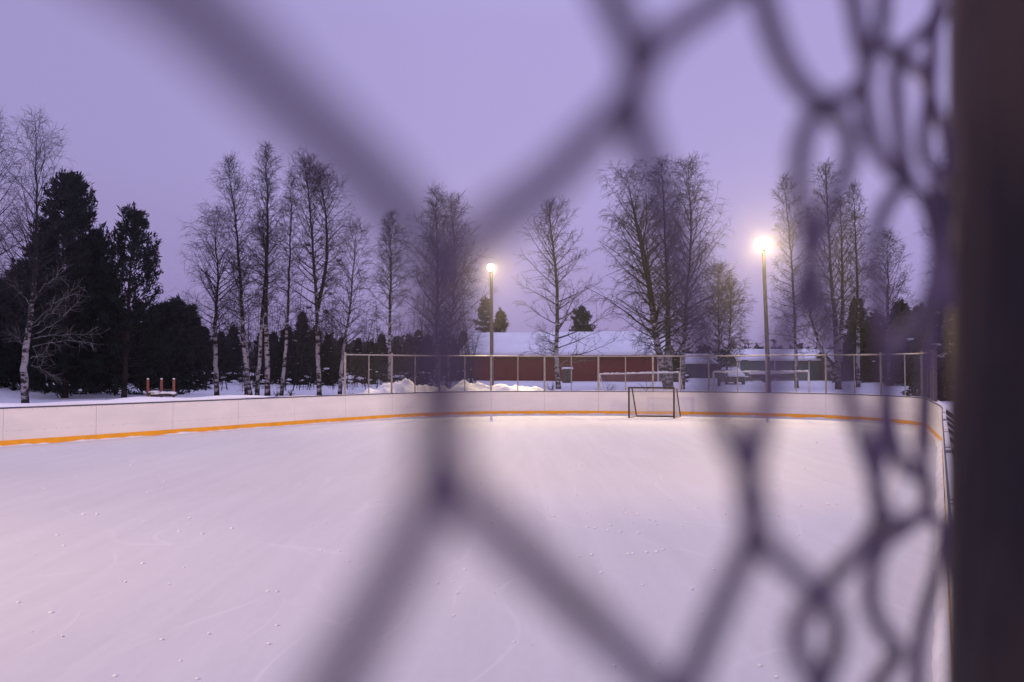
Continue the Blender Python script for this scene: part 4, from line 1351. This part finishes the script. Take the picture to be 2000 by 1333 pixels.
# ------------------------------------------------------------------ timber posts by the left wood
Yt = 36.0
b0 = at_y(289, 775, Yt); b0.z = 0.3
o = empty('timber_rack', b0, 'three red brown timber posts with snowy planks between them, beyond the left boards', 'timber rack')
def lp(px, py, dy=0): return at_y(px, py, Yt + dy) - b0
for px in (289, 315.5, 339.5):
    p = lp(px, 775); t = lp(px, 741)
    MB().tube([(p.x, 0, -0.2), (t.x, 0, t.z - 0.03), (t.x, 0, t.z)], [0.062, 0.058, 0.03], 10).build('post', M['red_timber'], o, smooth=True)
    MB().blob((t.x, 0, t.z + 0.01), (0.055, 0.055, 0.03), random.Random(px), sub=2, rough=0.1).build('snow_cap', M['snow'], o, smooth=True)
l0 = lp(289, 762.5, 0.3); l1 = lp(339, 762.5, 0.3)
MB().tube([(l0.x, 0.3, l0.z), (l1.x, 0.3, l1.z)], 0.05, 8).build('rail', M['dark'], o)
def plank(pa, pb, dy, h, snow):
    A = lp(*pa, dy); B = lp(*pb, dy)
    MB().box((A.x, dy - 0.35, A.z - h), (B.x, dy + 0.35, A.z)).build('plank', M['dark'], o)
    mb = MB(); rg = random.Random(int(pa[0]))
    n = 14
    for k in range(n): mb.blob((A.x + (B.x - A.x) * (k + 0.5) / n, dy, A.z + 0.02), ((B.x - A.x) / n * 0.95, 0.36, snow), rg, sub=1, rough=0.2)
    mb.build('snow', M['snow'], o, smooth=True)
plank((295, 767), (307, 767), -0.5, 0.10, 0.06)
plank((300, 770.5), (315, 770.5), -0.6, 0.10, 0.05)
plank((316, 769.5), (339, 769.5), -0.6, 0.11, 0.08)

# ------------------------------------------------------------------ snow covered car, trailer, railing, cabinet, shrubs, pole
Yc = 76.0
p = at_y(1428, 745, Yc); p.z = ground_z(p.x, Yc) - 0.05
o = empty('parked_car', p, 'small car buried under snow left of the grey green house', 'car')
def loft(mb, secs):
    b = len(mb.v); n = len(secs[0])
    for sc in secs: mb.v += [tuple(q) for q in sc]
    for i in range(len(secs) - 1):
        for k in range(n):
            k2 = (k + 1) % n
            mb.f.append((b+i*n+k, b+i*n+k2, b+(i+1)*n+k2, b+(i+1)*n+k))
    mb.f.append(tuple(b + k for k in range(n - 1, -1, -1))); mb.f.append(tuple(b + (len(secs)-1)*n + k for k in range(n)))
def ring(y, w, z0, z1, c=0.18):
    return [(-w+c*0.3, y, z0), (w-c*0.3, y, z0), (w, y, z0 + c), (w*0.97, y, z1 - c), (w*0.82, y, z1), (-w*0.82, y, z1), (-w*0.97, y, z1 - c), (-w, y, z0 + c)]
mb = MB()
loft(mb, [ring(-2.0, 0.78, 0.35, 0.78), ring(-1.8, 0.85, 0.28, 0.88), ring(-0.95, 0.87, 0.25, 0.95), ring(-0.3, 0.80, 0.25, 1.36, 0.3), ring(1.1, 0.80, 0.25, 1.40, 0.3), ring(1.8, 0.85, 0.28, 1.0), ring(2.0, 0.80, 0.35, 0.9)])
mb.build('body', M['car_body'], o, smooth=False)
for x in (-0.78, 0.78):
    for y in (-1.3, 1.3):
        MB().tube([(x - 0.1, y, 0.3), (x + 0.1, y, 0.3)], 0.3, 14).build('wheel', M['rubber'], o)
mb = MB()
loft(mb, [ring(-2.02, 0.74, 0.80, 0.93, 0.06), ring(-1.7, 0.83, 0.88, 1.10, 0.08), ring(-0.9, 0.84, 0.96, 1.2, 0.08), ring(-0.35, 0.78, 1.30, 1.62, 0.12), ring(0.4, 0.79, 1.40, 1.72, 0.14), ring(1.1, 0.78, 1.40, 1.60, 0.12), ring(1.85, 0.82, 1.0, 1.2, 0.08)])
mb.build('snow_cover', M['snow'], o, smooth=True)
MB().box((-0.55, -2.03, 0.55), (-0.32, -2.0, 0.68)).build('headlight', M['glass'], o)
MB().box((0.32, -2.03, 0.55), (0.55, -2.0, 0.68)).build('headlight', M['glass'], o)

Yd = 80.0
a = at_y(1466, 742, Yd); c = at_y(1556, 742, Yd); gz = ground_z(a.x, Yd)
o = empty('boat_trailer', (a.x, Yd, gz), 'snow covered boat on a low trailer in front of the grey green house', 'boat trailer')
Lb = c.x - a.x
mb = MB()
hull = []
for i in range(9):
    t = i / 8
    w = 0.75 * math.sin(math.pi * (0.22 + 0.72 * t)) ** 0.6 if t < 1 else 0.12
    k = 0.12 + 0.22 * t ** 2
    hull.append([(t * Lb, -w, 0.72 + k * 0.6), (t * Lb, -w * 0.7, 0.42 + k * 0.3), (t * Lb, 0, 0.30 + k), (t * Lb, w * 0.7, 0.42 + k * 0.3), (t * Lb, w, 0.72 + k * 0.6)])
loft(mb, hull); mb.build('hull', M['dark'], o)
mb = MB()
sn = []
for i in range(9):
    t = i / 8
    w = 0.78 * math.sin(math.pi * (0.22 + 0.72 * t)) ** 0.6 if t < 1 else 0.14
    k = 0.12 + 0.22 * t ** 2
    zz = 0.72 + k * 0.6
    hh = 0.28 + 0.08 * math.sin(i * 2.1)
    sn.append([(t * Lb, -w, zz + 0.01), (t * Lb, -w * 0.75, zz + hh * 0.8), (t * Lb, 0, zz + hh), (t * Lb, w * 0.75, zz + hh * 0.8), (t * Lb, w, zz + 0.01)])
loft(mb, sn); mb.build('snow_cover', M['snow'], o, smooth=True)
for x in (Lb * 0.35,):
    for y in (-0.7, 0.7):
        MB().tube([(x, y - 0.08, 0.25), (x, y + 0.08, 0.25)], 0.28, 12).build('wheel', M['rubber'], o)
MB().tube([(0.2, 0, 0.42), (Lb * 0.9, 0, 0.46)], 0.05, 6).build('chassis', M['dark'], o)

a = at_y(1447, 742, 84); gz = ground_z(a.x, 84)
o = empty('railing', (a.x, 84, gz), 'low dark picket railing in the snow before the left corner of the grey green house', 'railing')
Lr = at_y(1470, 742, 84).x - a.x
for k in range(8): MB().box((Lr * k / 7 - 0.03, -0.03, -0.2), (Lr * k / 7 + 0.03, 0.03, 0.52)).build('picket', M['dark'], o)
MB().box((-0.05, -0.06, 0.44), (Lr + 0.05, -0.031, 0.52)).build('rail', M['dark'], o)
mb = MB(); rg = random.Random(3)
for k in range(14): mb.blob((Lr * k / 13, 0, 0.55), (0.12, 0.1, 0.07), rg, sub=1)
mb.build('snow', M['snow'], o, smooth=True)

Yk = 82.0
a = at_y(1099, 742, Yk); c = at_y(1118, 742, Yk); gz = ground_z(a.x, Yk)
o = empty('utility_cabinet', (a.x, Yk, gz), 'grey utility cabinet with a cap of snow against the red shed, beside the lone birch', 'cabinet')
wv = c.x - a.x; hv = at_y(1105, 721, Yk).z - gz
MB().box((0, 0, -0.2), (wv, 0.6, hv)).build('body', M['dark'], o)
for k in (0, 1): MB().box((0.05 + k * wv / 2, -0.03, 0.15), (wv / 2 - 0.03 + k * wv / 2, -0.003, hv - 0.1)).build('door', M['car_body'], o)
mb = MB(); rg = random.Random(9)
for k in range(6): mb.blob((wv * (k + 0.5) / 6, 0.3, hv + 0.06), (0.2, 0.36, 0.13), rg, sub=2, rough=0.15)
mb.build('snow_cap', M['snow'], o, smooth=True)

def shrub(px, py, Y, hpx, label, seed, n=14, droop=0.2):
    rng = random.Random(seed)
    b = at_y(px, py, Y); b.z = ground_z(b.x, Y)
    h = hpx * Y / F
    sg = []
    for _ in range(n):
        d = Vector((rng.uniform(-0.8, 0.8), rng.uniform(-0.6, 0.6), 1)).normalized(); p = Vector((0, 0, -0.05)); r = 0.014
        for j in range(5):
            q = p + d * h / 5 * rng.uniform(0.7, 1.2)
            sg.append((*p, *q, r, r * 0.8)); r *= 0.8
            for _k in range(2):
                e = (d + rnd_unit(rng) * 0.8).normalized(); sg.append((*q, *(q + e * h * 0.18), r * 0.7, 0.005))
            p = q; d = (d + rnd_unit(rng) * 0.25 + Vector((0, 0, -droop * 0.5))).normalized()
    o = link_mesh('bare_shrub', seg_mesh('bare_shrub', sg), M['twig'])
    o.location = b
    tag(o, label, 'shrub', 'bare shrubs poking out of the snow')
shrub(1187, 762, 50, 30, 'dead shrub in the snow below the left end of the football goal crossbar', 1)
shrub(1262, 756, 58, 22, 'thin dry stalks in the snow left of the big birch clump', 2, n=6)
shrub(568, 769, 49, 13, 'low dark shrub at the feet of the birch row', 3, n=18)
shrub(540, 770, 49, 12, 'small dark shrub between the two middle birches of the row', 4, n=16)
shrub(1078, 760, 56, 20, 'small snowy shrub at the foot of the lone birch', 5, n=14)
shrub(684, 769, 48, 12, 'tiny dry shrub just inside the left end of the far fence', 6, n=7)
shrub(155, 782, 37, 14, 'single dry stalk on the snow bank right of the big white birch', 7, n=3)
shrub(1770, 760, 50, 14, 'dry grass stalks in the snow by the right corner of the fence', 8, n=10)

Yl = 260.0
p = at_y(1470, 700, Yl); p.z = 0.4
o = empty('power_pole', p, 'far-off wooden power pole with two uprights and a crossarm on the skyline', 'power pole')
ht = at_y(1470, 669, Yl).z - 0.4
for x in (-0.8, 0.8): MB().tube([(x * 1.6, 0, -0.5), (x * 1.6, 0, ht)], 0.16, 8).build('upright', M['dark'], o)
MB().tube([(-2.6, 0, ht - 0.5), (2.6, 0, ht - 0.5)], 0.13, 6).build('crossarm', M['dark'], o)
MB().tube([(-1.28, 0, ht * 0.62), (1.28, 0, ht * 0.62)], 0.10, 6).build('brace', M['dark'], o)

# ------------------------------------------------------------------ thin haze, added to spread a glow round the lamps
hz = MB().box((-330, -40, -1.2), (330, 330, 30)).build('haze', None)
hm = bpy.data.materials.new('haze_air'); hm.use_nodes = True
hn = hm.node_tree.nodes; hn.clear()
ho = hn.new('ShaderNodeOutputMaterial'); hv = hn.new('ShaderNodeVolumePrincipled')
hv.inputs['Color'].default_value = (0.92, 0.92, 0.95, 1)
hv.inputs['Density'].default_value = 0.0006
hv.inputs['Anisotropy'].default_value = 0.86
hm.node_tree.links.new(hv.outputs[0], ho.inputs['Volume'])
hz.data.materials.append(hm)
tag(hz, 'thin haze in the evening air round the rink, added for the lamp glow', 'haze', kind='stuff')
